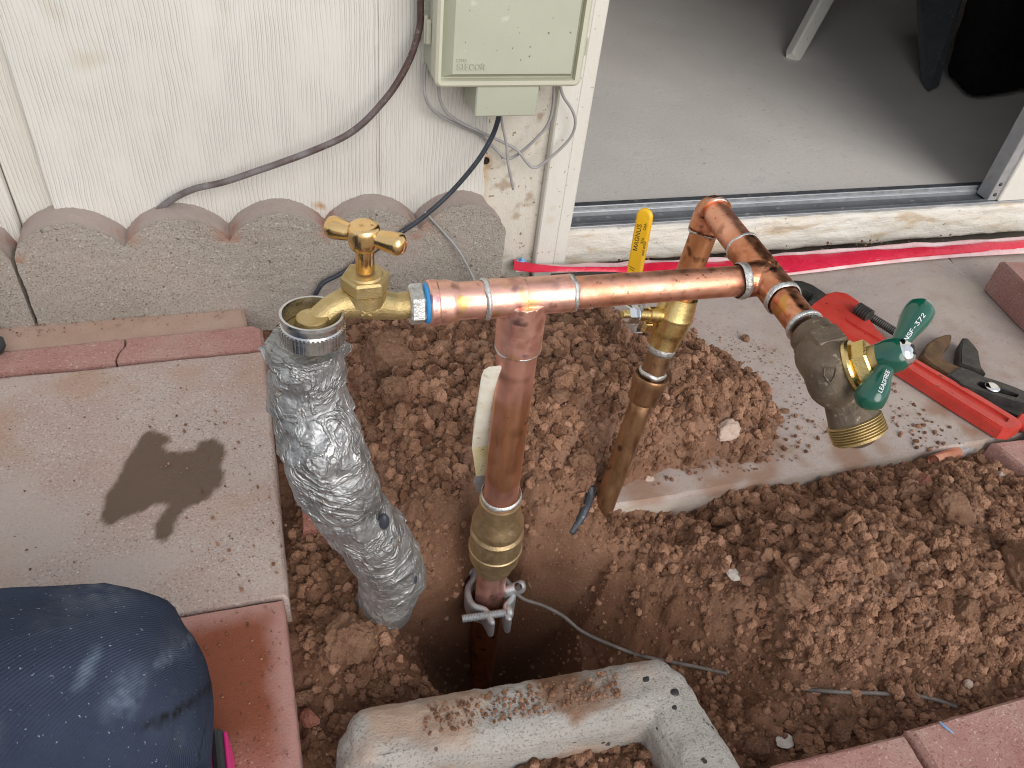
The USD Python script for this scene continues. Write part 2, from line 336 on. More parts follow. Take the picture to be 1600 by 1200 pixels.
look('green_enamel', [(0.3, (.003, .058, .036)), (0.7, (.004, .080, .050))], 30, 3, .20, coat=.5, bump=[(120, .0003, 2)])
look('white_print', [(0, (.80, .80, .78)), (1, (.85, .85, .83))], 10, 1, .5)
look('black_print', [(0, (.012, .012, .012)), (1, (.02, .02, .02))], 10, 1, .6)
look('yellow_vinyl', [(0.3, (.74, .400, .008)), (0.7, (.82, .47, .012))], 30, 4, .34, coat=.15, bump=[(200, .0003, 3)])
look('worn_lever', [(0.3, (.60, .56, .42)), (0.6, (.74, .71, .62)), (0.85, (.55, .47, .28))], 60, 6, .55, fine=[(200, .64, .74, (.38, .30, .16))], bump=[(300, .0003, 4)])
look('yellow_worn', [(0.3, (.55, .47, .20)), (0.6, (.66, .60, .38)), (0.85, (.36, .32, .26))], 90, 6, .55, fine=[(220, .60, .7, (.14, .12, .10))], bump=[(300, .0003, 4)])
look('blue_sealant', [(0.3, (.02, .22, .52)), (0.7, (.05, .32, .66))], 60, 4, .45, bump=[(400, .0006, 4)])
look('red_paint', [(0.3, (.46, .040, .028)), (0.6, (.56, .056, .040)), (0.85, (.50, .085, .065))], 30, 6, .38, rrange=.10, fine=[(110, .70, .73, (.06, .03, .025)), (240, .72, .76, (.10, .06, .05))], bump=[(300, .0003, 4)])
look('black_cable', [(0.3, (.020, .024, .032)), (0.7, (.040, .046, .058))], 40, 4, .5, fine=[(300, .66, .74, (.16, .15, .15))], bump=[(500, .0002, 3)])
look('grey_cable', [(0.3, (.27, .265, .26)), (0.7, (.36, .35, .34))], 40, 4, .5, bump=[(400, .0002, 3)])
look('brown_cable', [(0.3, (.045, .022, .018)), (0.55, (.075, .042, .036)), (0.8, (.16, .115, .10))], 60, 6, .5, wear_shade=[('r', (.20, .19, .19))], fine=[(220, .62, .70, (.20, .16, .14))], bump=[(500, .0003, 4)])
look('wire_grey', [(0.3, (.10, .09, .085)), (0.6, (.22, .19, .17)), (0.85, (.30, .22, .16))], 60, 5, .6, .3, bump=[(700, .0005, 4)])
look('box_plastic', [(0.3, (.395, .405, .315)), (0.7, (.430, .440, .345))], 12, 4, .50, spec=.4, fine=[(210, .735, .75, (.14, .13, .10)), (70, .68, .78, (.50, .50, .42))], bump=[(500, .0002, 3)])
look('box_edge', [(0.3, (.50, .49, .38)), (0.7, (.54, .53, .42))], 12, 4, .50, spec=.4, bump=[(500, .0002, 3)])
look('trim_white', [(0.3, (.60, .575, .51)), (0.7, (.67, .645, .585))], 14, 5, .55, fine=[(160, .69, .74, (.40, .34, .26)), (30, .64, .78, (.58, .52, .42))], bump=[(300, .0004, 4)], stretch=(1, 1, .4))
look('flaking', [(0.26, (.42, .31, .215)), (0.38, (.58, .48, .36)), (0.46, (.66, .61, .53)), (0.75, (.70, .675, .62))], 26, 7, .75, stretch=(.35, 1, 1.2), fine=[(120, .67, .74, (.46, .33, .23)), (50, .71, .75, (.24, .18, .13))], bump=[(55, .0040, 7), (300, .0008, 4)], distort=.5)
look('red_tape', [(0.3, (.62, .012, .040)), (0.7, (.72, .03, .075))], 18, 3, .35, bump=[(60, .002, 3)])
look('pale_tape', [(0.3, (.62, .36, .36)), (0.6, (.74, .54, .53)), (0.85, (.55, .40, .34))], 26, 4, .45, bump=[(60, .002, 3)])
look('blue_scrap', [(0.3, (.10, .32, .60)), (0.7, (.25, .48, .72))], 60, 4, .5)
look('floor', [(0.3, (.61, .565, .515)), (0.6, (.67, .625, .575)), (0.8, (.68, .615, .555))], 5, 6, .62, spec=.35, fine=[(40, .60, .75, (.60, .57, .535)), (150, .72, .76, (.36, .31, .26))], bump=[(150, .0006, 5)])
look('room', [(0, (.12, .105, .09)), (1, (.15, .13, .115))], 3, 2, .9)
look('white_plastic', [(0.3, (.74, .71, .63)), (0.7, (.80, .765, .69))], 12, 4, .5, fine=[(120, .68, .76, (.42, .38, .31))], bump=[(300, .0002, 3)])
look('dark_plastic', [(0.3, (.060, .066, .068)), (0.7, (.090, .096, .097))], 30, 6, .6, fine=[(130, .64, .74, (.19, .19, .18))], bump=[(250, .0006, 4)])
look('black_cloth', [(0.3, (.006, .006, .006)), (0.7, (.014, .013, .012))], 50, 5, .95, spec=.1, bump=[(300, .002, 4)])
look('magenta', [(0.3, (.56, .012, .16)), (0.7, (.66, .03, .22))], 30, 3, .4)
look('rubber', [(0.3, (.020, .024, .026)), (0.7, (.036, .042, .044))], 60, 4, .55, fine=[(120, .74, .76, (.5, .5, .5))], bump=[(500, .0003, 3)])
look('rust_hole', [(0, (.015, .008, .005)), (1, (.03, .014, .008))], 30, 2, .8)

def grain(n, L, prev):
    """Pressed wood grain: wavy upright ridges that swirl and break."""
    n['gm'] = ('mapping', {'scale': (9.0, 1.0, 2.6)}); n['gn'] = ('noise_texture', {'scale': 1.0, 'detail': 3.0, 'roughness': .55}); L += [('g.position', 'gm.vector'), ('gm.vector', 'gn.vector')]
    n['gs'] = ('separate_xyz', {}); L.append(('g.position', 'gs.vector'))
    n['wm'] = ('mapping', {'scale': (70.0, 1.0, 38.0)}); n['wn'] = ('noise_texture', {'scale': 1.0, 'detail': 2.0}); L += [('g.position', 'wm.vector'), ('wm.vector', 'wn.vector')]
    n['ga'] = ('math', {'math_type': 'multiply', 'value2': 34.0}); n['gx'] = ('math', {'math_type': 'multiply', 'value2': 1250.0}); n['gc'] = ('math', {'math_type': 'add'})
    n['gw'] = ('math', {'math_type': 'multiply_add', 'value2': 3.0}); n['si'] = ('math', {'math_type': 'sine'})
    L += [('gn.fac', 'ga.value1'), ('gs.x', 'gx.value1'), ('ga.value', 'gc.value1'), ('gx.value', 'gc.value2'), ('wn.fac', 'gw.value1'), ('gc.value', 'gw.value3'), ('gw.value', 'si.value1')]
    n['sr'] = ('map_range', {'range_type': 'smoothstep', 'from_min': -.2, 'from_max': .9, 'clamp': True}); L.append(('si.value', 'sr.value'))
    n['am'] = ('mapping', {'scale': (30.0, 1.0, 14.0)}); n['an'] = ('noise_texture', {'scale': 1.0, 'detail': 2.0}); n['ar'] = ('map_range', {'from_min': .35, 'from_max': .6, 'to_min': .35, 'to_max': 1.0, 'clamp': True}); n['mu'] = ('math', {'math_type': 'multiply'})
    L += [('g.position', 'am.vector'), ('am.vector', 'an.vector'), ('an.fac', 'ar.value'), ('sr.result', 'mu.value1'), ('ar.result', 'mu.value2')]
    n['gb'] = ('bump', {'distance': .0010, 'strength': .9}); L += [('mu.value', 'gb.height'), ('gb.normal', 'p.normal')]
    return 'gb.normal'
look('siding', [(0.3, (.580, .556, .505)), (0.6, (.625, .605, .556)), (0.8, (.600, .576, .522))], 3.5, 5, .48, spec=.45, fine=[(14, .66, .80, (.53, .485, .40))], extra=grain, wear_shade=[('r', (.42, .24, .09)), ('g', (.50, .42, .33))])
look('old_board', [(0.25, (.46, .39, .29)), (0.45, (.575, .535, .455)), (0.75, (.61, .58, .51))], 16, 6, .7, stretch=(1, 1, .3), fine=[(150, .68, .73, (.25, .18, .11))], bump=[(70, .0025, 6), (240, .0009, 4)], wear_shade=[('r', (.46, .24, .07)), ('g', (.30, .2, .12))])

def twill(n, L, prev):
    n['tm'] = ('attribute', {'attribute': 'weave'}); n['tw'] = ('wave_texture', {'scale': 150.0, 'distortion': .8, 'detail': 1.0, 'detail_scale': 2.0}); n['tb'] = ('bump', {'distance': .0006, 'strength': .7})
    L += [('tm.vector', 'tw.vector'), ('tw.fac', 'tb.height'), (prev, 'tb.normal')]
    L[:] = [l for l in L if l[1] != 'p.normal'] + [('tb.normal', 'p.normal')]
    return 'tb.normal'
look('navy_twill', [(0.3, (.026, .034, .058)), (0.6, (.035, .045, .074)), (0.8, (.046, .056, .086))], 14, 5, .92, spec=.15, fine=[(420, .70, .74, (.20, .24, .32)), (40, .66, .80, (.05, .06, .085))], bump=[(60, .0012, 4)], extra=twill, wear_shade=[('r', (.15, .19, .25)), ('g', (.012, .012, .013)), ('b', (.10, .11, .13))])
MATS['glass'] = usdkit.material(stage, '/World/Looks/glass', {'t': ('transparent_bsdf', {'color': (.82, .85, .84)}), 'g': ('glossy_bsdf', {'color': (1, 1, 1), 'roughness': .02}), 'f': ('fresnel', {'IOR': 1.5}), 'm': ('mix_closure', {})},
    [('t.BSDF', 'm.closure1'), ('g.BSDF', 'm.closure2'), ('f.fac', 'm.fac')], surface='m.closure')
M = MATS
rng = np.random.default_rng(7)

def strip_mask(pts, r, soft):
    """Soft mask round a list of points (stains with an outline of their own)."""
    pts = np.asarray(pts, float)
    def f(v): return np.clip((r - np.linalg.norm(v[:, None, :2] - pts[None, :, :2], axis=2).min(1)) / soft, 0, 1)
    return f

def poly_mask(poly, soft, wob=0.0, seed=0, dims=(0, 1), freq=90):
    import shapely
    P = shapely.Polygon(np.asarray(poly)[:, :2]); B = P.boundary
    def f(v):
        q = v[:, list(dims)]
        if wob: q = q + (np.stack([meshkit.fbm(v * freq, 3, seed), meshkit.fbm(v * freq, 3, seed + 5)], 1) - .5) * 2 * wob
        g = shapely.points(q[:, 0], q[:, 1]); d = shapely.distance(g, B) * np.where(shapely.contains(P, g), 1, -1)
        return np.clip(d / soft + .5, 0, 1)
    return f

# ================================================================== THE SOIL (height field)
SX0, SX1, SY0, SY1 = -0.065, 1.03, -0.03, 0.935
PTS = [  # photograph x, y, height, crumbliness
 (430, 560, -.05, .3), (428, 700, -.06, .5), (450, 840, -.045, .7), (480, 760, -.05, .6), (470, 900, -.04, .8), (500, 960, -.03, .8), (540, 1000, -.03, .7), (560, 930, -.05, .5),
 (475, 1010, -.05, .9), (490, 1150, -.06, .9), (530, 1100, -.07, .7), (560, 1050, -.055, .5), (600, 1020, -.06, .7), (640, 1090, -.13, .5), (700, 1070, -.215, .3), (752, 1060, -.30, .1), (760, 1085, -.28, .1), (735, 1080, -.28, .1), (820, 1040, -.22, .1),
 (690, 1000, -.11, .35), (640, 960, -.05, .5), (680, 900, -.05, .2), (620, 860, -.04, .4), (540, 860, -.05, .4), (900, 1020, -.165, .15), (850, 980, -.16, .1), (900, 960, -.12, .1), (960, 980, -.12, .15),
 (1000, 960, -.075, .4), (1010, 1010, -.11, .3), (1080, 1010, -.085, .4), (1100, 1050, -.09, .3), (1150, 1060, -.075, .4), (860, 900, -.07, .1), (930, 900, -.055, .15), (940, 835, -.02, .4), (870, 860, -.03, .2), (820, 840, -.02, .3),
 (640, 1000, -.070, .6), (690, 930, -.055, .5), (600, 990, -.040, .8), (560, 1010, -.040, .9), (620, 930, -.040, .6), (580, 1090, -.075, .7), (600, 962, -.026, .8), (560, 955, -.026, .9), (640, 972, -.050, .6), (620, 1040, -.075, .6), (680, 980, -.085, .4),
 (1100, 766, -.035, .6), (1200, 750, -.032, .7), (1300, 732, -.03, .7), (1400, 716, -.028, .7), (1500, 700, -.026, .7),
 (720, 850, -.015, .3), (660, 800, 0, .7), (560, 780, -.02, .7), (520, 640, -.005, .8),
 (600, 560, .045, 1), (560, 520, .02, 1), (700, 600, .06, 1), (700, 520, .05, 1), (780, 560, .06, 1), (700, 700, .04, 1), (620, 680, .03, 1), (750, 780, .01, .6), (870, 520, .055, 1), (950, 510, .05, 1), (1000, 530, .045, 1),
 (900, 600, .085, 1), (870, 680, .055, 1), (1000, 620, .075, 1), (1060, 580, .06, 1), (1100, 600, .06, 1), (1100, 660, .05, 1), (1160, 640, .045, 1), (1200, 650, .03, 1), (1190, 700, .012, .9), (1120, 715, .012, .8), (1000, 730, .012, .5), (900, 740, .02, .7), (960, 770, .0, .4), (850, 770, .015, .5),
 (1280, 690, -.035, .5), (1240, 600, -.035, .5), (1180, 540, -.035, .5), (1080, 490, -.035, .5), (960, 465, -.035, .5), (860, 480, -.03, .5), (760, 480, -.03, .5), (1100, 752, -.035, .5), (1200, 735, -.035, .5), (1350, 600, -.035, .5), (1300, 500, -.035, .5), (1450, 650, -.035, .5), (1550, 600, -.035, .5), (1500, 480, -.035, .5),
 (1040, 800, -.04, .5), (1100, 800, -.03, 1), (1200, 785, -.02, 1), (1300, 765, -.012, 1), (1400, 750, -.005, 1), (1500, 735, -.005, 1), (1560, 745, -.01, 1), (1060, 850, -.015, .8), (1020, 890, -.035, .7),
 (1150, 850, .005, 1), (1250, 850, .02, 1), (1350, 830, .03, 1), (1450, 820, .035, 1), (1560, 830, .035, 1), (1150, 930, -.015, .7), (1250, 930, .018, 1), (1350, 930, .035, 1), (1450, 930, .035, 1), (1570, 920, .03, 1),
 (1200, 990, -.045, .5), (1300, 1000, -.005, 1), (1400, 1010, .0, 1), (1500, 1010, .0, .9), (1590, 1000, .0, .8), (1250, 1060, -.05, .4), (1350, 1070, -.04, .4), (1450, 1080, -.035, .5), (1550, 1060, -.02, .6),
 (1180, 1120, -.055, .8), (1250, 1140, -.05, .8), (1330, 1140, -.045, .8), (1400, 1110, -.04, .7), (1140, 1100, -.08, .5), (1200, 1190, -.06, .6),
 (900, 1150, -.055, .8), (980, 1160, -.05, .8), (800, 1180, -.06, .8), (700, 1199, -.06, .8), (1060, 1195, -.06, .6), (940, 1195, -.055, .7), (470, 1195, -.055, .8)]
P3 = np.array([[*gz(x, y, z)[:2], z, c] for x, y, z, c in PTS])
P3 = np.vstack([P3, [[x, y, -.05, .5] for x in np.linspace(SX0, SX1, 8) for y in (SY0, SY1)], [[SX1, y, -.03, .5] for y in (.1, .3, .6, .8)], [[SX0, y, -.06, .4] for y in (.1, .25, .4, .55, .7, .85)]])
gxn, gyn = 110, 98
GXs, GYs = np.linspace(SX0, SX1, gxn), np.linspace(SY0, SY1, gyn)
q = np.stack(np.meshgrid(GXs, GYs, indexing='ij'), -1).reshape(-1, 2)
rb = RBFInterpolator(P3[:, :2], P3[:, 2:], kernel='linear', smoothing=2e-4, neighbors=24)(q)
NX, NY = 549, 484
H = gaussian_filter(nd_zoom(rb[:, 0].reshape(gxn, gyn), (NX / gxn, NY / gyn), order=3), 3)
CR = np.clip(gaussian_filter(nd_zoom(rb[:, 1].reshape(gxn, gyn), (NX / gxn, NY / gyn), order=1), 3), 0, 1)
XX, YY = np.meshgrid(np.linspace(SX0, SX1, NX), np.linspace(SY0, SY1, NY), indexing='ij')
P = np.stack([XX, YY, 0 * XX], -1)
n1 = meshkit.fbm(P * 16, 4, 3) - .5
n2 = meshkit.fbm(P * 60, 4, 5) - .5
n3 = 1 - np.abs(2 * meshkit.fbm(P * 110, 3, 8) - 1)
HS = H.copy()
H = H + n1 * (.014 + .020 * CR) + n2 * (.010 + .012 * CR) + (n3 - .7) * .006 * (.4 + CR)
dx = (SX1 - SX0) / (NX - 1)
# clods grown into the surface
for k in range(2600):
    x, y = rng.uniform(SX0 + .03, SX1 - .02), rng.uniform(SY0 + .03, SY1 - .03)
    i, j = int((x - SX0) / dx), int((y - SY0) / (SY1 - SY0) * (NY - 1))
    if rng.random() > CR[i, j]**1.3: continue
    r = .003 + .012 * rng.random()**3.6
    w = int(r / dx) + 2
    sl = (slice(max(0, i - w), i + w + 1), slice(max(0, j - w), j + w + 1))
    ax = rng.uniform(.7, 1.3); d2 = ((XX[sl] - x) * ax)**2 + ((YY[sl] - y) / ax)**2
    d2 = d2 * (1 + 1.2 * n2[sl])
    top = HS[i, j] + n1[i, j] * .02 + np.sqrt(np.maximum(r * r - d2, 0)) * rng.uniform(.7, 1.2) - r * .15
    H[sl] = np.where(d2 < r * r, np.maximum(H[sl], top), H[sl])
for mx, my, mz, ms_ in ((588, 972, -.024, .60), (548, 985, -.026, .5)):       # bank of soil round the end of the foil
    c_ = gz(mx, my, mz); dd_ = np.hypot(XX - c_[0], YY - c_[1])
    H = np.maximum(H, mz - np.maximum(dd_ - .016, 0) * ms_ + n1 * .012 + n2 * .016)
pc = gz(751, 1055, -.26); ex_ = np.where(XX > pc[0], (XX - pc[0] - .015) / 1.0, XX - pc[0] + .005); ey_ = (YY - (pc[1] - .035)) / 1.0    # the hole round the thick riser
dd_ = np.hypot(np.where(XX > pc[0], np.maximum(ex_, 0), np.minimum(ex_, 0)), ey_)
H = np.minimum(H, -.275 + np.maximum(dd_ - .034, 0) * 2.9 + np.maximum(YY - .440, 0) * 8 + n1 * .03 + n2 * .02)
in_pav = (XX < -.020) & (YY > .27)
H = np.where(in_pav, np.minimum(H, -.016), H)
out_slab = (XX > .25) & (YY > .488) & (HS < -.012)
H = np.where(out_slab, np.minimum(H, -.012), H)
H = np.where((XX > .33) & (YY > .42) & (YY < .4885), np.minimum(H, -.020 + np.clip(.484 - YY, 0, 1) * .75), H)
H = np.where((YY > .885) & (XX < .36), np.minimum(H, .02), H)
H = np.where((YY < .188) & (XX > .335), np.minimum(H, -.015), H)
H = np.where((XX < -.024) & (YY < .30), np.minimum(H, -.016), H)
edge = np.minimum.reduce([XX - SX0, SX1 - XX, YY - SY0, SY1 - YY])
H = np.where(edge < .012, -.055, H)
slope = np.hypot(*np.gradient(HS, dx, (SY1 - SY0) / (NY - 1)))
deep_tone = np.clip((-HS - .03) / .10, 0, 1)  # soil colour turns darker with depth below the surface level
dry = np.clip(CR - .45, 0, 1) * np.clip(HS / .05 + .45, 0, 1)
def hgt(x, y): return map_coordinates(H, [[(x - SX0) / (SX1 - SX0) * (NX - 1)], [(y - SY0) / (SY1 - SY0) * (NY - 1)]], order=1, mode='nearest')[0]
def hit(px, py):
    d = ray(px, py); lo = None
    for t in np.linspace(.4, 1.6, 900):
        p = CP + d * t
        if p[2] < hgt(p[0], p[1]): return p
    return CP + d * .9
sv = np.stack([XX, YY, H], -1).reshape(-1, 3)
sf = grid_faces(NX, NY, False)[:, ::-1]
sf = grid_faces(NX, NY, False)
nz = np.cross(sv[sf[0, 1]] - sv[sf[0, 0]], sv[sf[0, 2]] - sv[sf[0, 0]])[2]
if nz < 0: sf = sf[:, ::-1]
soil_tint = np.stack([deep_tone.ravel() * .75, np.clip(dry.ravel() * 1.1, 0, .8), 0 * dry.ravel()], 1)
single('soil', trimesh.Trimesh(sv, sf, process=False), M['soil'], smooth=True, kind='structure', mask=lambda v: soil_tint)

def ring(xi0, xi1, yi0, yi1, R, z):
    v = [(-R, -R, z), (R, -R, z), (R, R, z), (-R, R, z), (xi0, yi0, z), (xi1, yi0, z), (xi1, yi1, z), (xi0, yi1, z)]
    f = [(0, 1, 5), (0, 5, 4), (1, 2, 6), (1, 6, 5), (2, 3, 7), (2, 7, 6), (3, 0, 4), (3, 4, 7)]
    return trimesh.Trimesh(v, f, process=False)
single('ground', ring(SX0 + .008, SX1 - .008, SY0 + .008, SY1 - .008, 60, -.0565), M['concrete_far'], smooth=False, kind='structure')

# ------------------------------------------------------------------ paving
paver_poly = [(-.430, .440), (-.024, .4365), (-.0275, .797), (-.430, .793)]
stain_px = [(222, 678), (240, 672), (262, 680), (268, 690), (252, 697), (262, 704), (300, 703), (310, 690), (330, 686), (348, 694), (352, 706), (345, 725), (346, 760), (330, 775), (297, 793), (280, 805), (272, 830), (258, 848), (244, 844), (242, 826), (250, 804), (262, 788), (230, 793), (205, 805), (175, 822), (158, 812), (160, 790), (172, 765), (190, 730), (208, 700)]
st = poly_mask([gz(x, y)[:2] for x, y in stain_px], .0035, .004, 2)
dirt = lambda v: np.clip((meshkit.fbm(v * 13, 4, 21) - .52) * 4, 0, 1) * .5
paleb = lambda v: np.clip((meshkit.fbm(v * 11 + 5, 4, 33) - .56) * 6, 0, 1) * .7
single('paver', rough(slab(paver_poly, -.052, 0, .004), .0042, .0011, 90, 1, .0012, 14), M['paver'], 'large grey square paver with a dark wet patch on it', 'paver',
       mask=lambda v: np.stack([st(v) * (v[:, 2] > -.006), dirt(v), paleb(v)], 1))
# cracked pink strip behind it
m = slab([(-.430, .800), (-.0265, .803), (-.028, .842), (-.036, .848), (-.430, .836)], -.052, .0005, .0045)
ck = [gz(x, y)[:2] for x, y in ((192, 528), (196, 541), (186, 552), (182, 562), (177, 575))]
ck = np.vstack([np.array(ck) + [-.0014, 0], (np.array(ck) + [.0014, 0])[::-1]])
ck[0, 1] += .03; ck[len(ck) - 1, 1] += .03; ck[len(ck) // 2 - 1, 1] -= .02; ck[len(ck) // 2, 1] -= .02
cut = m3.CrossSection([ck], m3.FillRule.NonZero).extrude(.2).translate((0, 0, -.1))
for i, pc in enumerate(sorted((m - cut).decompose(), key=lambda a: a.bounding_box()[0])):
    single('border_paver', rough(pc, .004, .0009, 100, 3 + i), M['pink_paver'], ['left piece of the cracked pink border paver behind the grey paver', 'right piece of the cracked pink border paver, with the rounded corner'][i], 'paver')
single('buried_paver', rough(slab([(-.45, .845), (-.046, .856), (-.050, .897), (-.45, .897)], -.06, -.006, .004), .005, .0020, 60, 6), M['dusty_paver'], 'soil dusted orange paver at the foot of the scalloped blocks', 'paver')
rim = poly_mask([(-.40, .20), (-.041, .20), (-.043, .420), (-.40, .420)], .016, .008, 4, freq=40)
rim2 = poly_mask([(-.40, .302), (-.036, .302), (-.038, .426), (-.40, .426)], .03, .010, 4, freq=40)
single('red_paver', rough(slab([(-.430, .230), (-.0245, .226), (-.0285, .4335), (-.430, .436)], -.054, .001, .003), .0042, .0012, 90, 11), M['red_paver'], 'red paver half hidden under the kneeling leg', 'paver',
       mask=lambda v: np.stack([rim2(v) * .95, (1 - rim(v)) * .8, 0 * v[:, 0]], 1))
# bricks at the lower right, two of them
single('brick_paver', rough(slab([(.345, .04), (.478, .04), (.481, .1865), (.350, .1905)], -.056, .0005, .004), .0042, .0010, 90, 14), M['pink_paver'], 'pink brick paver at the lower edge beside the grey concrete block', 'paver')
single('brick_paver', rough(slab([(.486, .04), (.68, .04), (.685, .1915), (.4865, .1895)], -.056, .001, .006), .0042, .0010, 90, 15), M['pink_paver'], 'pink brick paver in the lower right corner with a blue paint fleck', 'paver')
a = gz(1478, 1137, .0035)
single('paint_fleck', tube([a + [-.002, .006, 0], a + [0, 0, .0003], a + [.0035, -.006, 0]], [.0006, .0010, .0005], 8), M['blue_scrap'], 'blue paint fleck on the pink brick paver in the corner', 'paint fleck')
# the reddish brick at the right edge and the loose one on the slab
single('side_brick', rough(slab([(.832, .478), (.96, .470), (1.0, .30), (.862, .315)], -.06, .004, .004), .005, .0010, 80, 17), M['pink_paver'], 'pink brick set in the soil at the right edge below the slab', 'brick')
tbx = np.array([gz(1537, 452, .0)[:2], gz(1620, 540, .0)[:2]])
dv = unit(np.append(tbx[1] - tbx[0], 0))[:2]; nv = np.array([-dv[1], dv[0]])
nv = nv if nv[0] > 0 else -nv
b0 = tbx[0]
single('loose_brick', rough(slab([b0, b0 + dv * .2, b0 + dv * .2 + nv * .1, b0 + nv * .1], .0005, .056, .005), .005, .0012, 80, 18), M['pink_paver'], 'loose reddish brick lying on the slab by the door sill', 'brick')
single('buried_brick', rough(slab([gz(470, 770, -.03)[:2], gz(505, 775, -.03)[:2], gz(508, 830, -.03)[:2], gz(474, 835, -.03)[:2]], -.09, -.022, .003), .004, .001, 80, 19), M['red_paver'], 'end of a reddish brick sticking up behind the foil wrapped pipe', 'brick', mask=lambda v: np.zeros((len(v), 3)))

# concrete slabs on the right
def slabmask(v):
    d = np.clip((meshkit.fbm(v * 22, 4, 41) - .53) * 5, 0, 1) * np.clip(1.15 - (v[:, 1] - .48) / .30, .25, 1)
    return np.stack([d, np.clip((meshkit.fbm(v * 9, 3, 44) - .55) * 5, 0, 1) * .6 + (v[:, 2] < -.006) * .5, 0 * d], 1)
sl_ = slab([(.262, .520), (.300, .4795), (.355, .4775), (.838, .4875), (.95, .486), (1.062, .66), (1.096, .905), (.262, .900)], -.05, 0, .006)
single('slab', rough(sl_, .006, .0012, 60, 22, .0016, 10), M['slab'], 'pale concrete slab carrying the soil heap and the red wrench', 'slab', mask=slabmask)
single('slab', rough(slab([(.956, .480), (1.9, .476), (1.9, .905), (1.100, .905), (1.066, .66)], -.05, -.0015, .005), .012, .0012, 60, 23, .0016, 10), M['slab'], 'concrete slab beyond the joint, under the loose brick', 'slab', mask=slabmask)

# ------------------------------------------------------------------ grey concrete block with cells
zt = .004
def bar(a, b, w, zt, h, r):
    a, b = np.asarray(a, float), np.asarray(b, float); u = unit(np.append(b - a, 0))[:2]; n = np.array([-u[1], u[0]]) * (w / 2 - r)
    return m3.Manifold.batch_hull([ball((*(p + s * n), z), r) for p in (a, b) for s in (-1, 1) for z in (zt - r, zt - h)])
blk = [bar((.030, .2915), (.288, .278), .057, zt, .11, .020), bar((.289, .2775), (.318, .09), .053, zt - .001, .11, .020), bar((.030, .290), (-.016, .09), .053, zt - .006, .11, .020), bar((-.0, .190), (.30, .190), .046, zt - .034, .08, .018)]
t = blend(blk, .0045, 6)
nrm = np.array(t.vertex_normals); v = np.array(t.vertices)
t.vertices = v + nrm * ((meshkit.fbm(v * 60, 4, 51) - .5) * .0045 + (meshkit.fbm(v * 220, 3, 52) - .5) * .0028)[:, None]
def blkmask(v):
    a = np.clip((meshkit.fbm(v * 26, 4, 55) - .36) * 8, 0, 1) * np.exp(-((v[:, 0] - .160) / .085)**4) * np.clip((v[:, 1] - .268 + (meshkit.fbm(v * 50, 3, 8) - .5) * .03) / .006, 0, 1)
    b = np.clip((meshkit.fbm(v * 20, 4, 57) - .47) * 5, 0, 1) * .8 * np.clip((.29 - v[:, 0]) / .03, 0, 1)
    return np.stack([a, b, 0 * a], 1)
cb = thing('concrete_block', 'weathered grey concrete block with open cells over the edge of the pit', 'concrete block', (.15, .2, -.12))
part(cb, 'block_body', t, M['grey_block'], True, mask=blkmask)
for x, y, r in ((1010, 1062, 6), (1054, 1082, 7), (1054, 1106, 4)):   # black pebbles in the face
    p = gz(x, y, zt - .0012); s = trimesh.creation.icosphere(2, r * .00052); s.vertices *= [1.2, .9, .5]; s.vertices += p + (meshkit.noise(s.vertices * 400 + p) - .5)[:, None] * .001
    part(cb, 'pebble', s, M['black_print'], True)

# ------------------------------------------------------------------ scalloped edging blocks
def scallops(x0, n, w, seed, cutr=True):
    pts = [(x0 + n * w, -.045), (x0, -.045), (x0, .093)]
    for k in range(n):
        for s in np.linspace(.06 if k == 0 else .0, .94 if k == n - 1 else 1.0, 18)[:-1 if k < n - 1 else None]:
            pts.append((x0 + (k + s) * w, .099 + .0335 * abs(math.sin(math.pi * s))**.75))
    pts.append((x0 + n * w, .090))
    cs = m3.CrossSection([np.array(pts)[::-1]], m3.FillRule.Positive)
    e = cs.extrude(.052).rotate((90, 0, 0)).translate((0, .9475, 0))
    return e
WA = .9485
e0 = scallops(-.2930, 5, .1195, 1)
chip = hull([(.275, .88, .16), (.32, .88, .16), (.32, .96, .16), (.27, .96, .16), (.284, .88, .118), (.32, .88, .075), (.32, .96, .075), (.278, .96, .118)])
def scmask(v):
    top = np.clip((v[:, 2] - .088) / .006, 0, 1) * np.clip((v[:, 1] - .8985) / .004, 0, 1)
    val = np.clip((meshkit.fbm(v * 45, 3, 66) - .48) * 5, 0, 1) * np.exp(-((((v[:, 0] + .2930) / .1195 + .5) % 1 - .5) / .13)**2) * (v[:, 2] > .085)
    return np.stack([np.maximum(top, np.clip((meshkit.fbm(v * 14, 3, 61) - .55) * 5, 0, 1) * .5), val, 0 * top], 1)
single('edging_block', rough(e0 - chip, .0042, .0013, 120, 61, .0011, 500), M['scallop'], 'scalloped grey concrete edging block with five humps and a chipped right end', 'edging block', mask=scmask)
single('edging_block', rough(scallops(-.2975 - .478, 4, .1195, 2), .006, .0013, 120, 63, .0011, 500), M['scallop'], 'scalloped concrete edging block cut off by the left edge of the photo', 'edging block', mask=scmask)

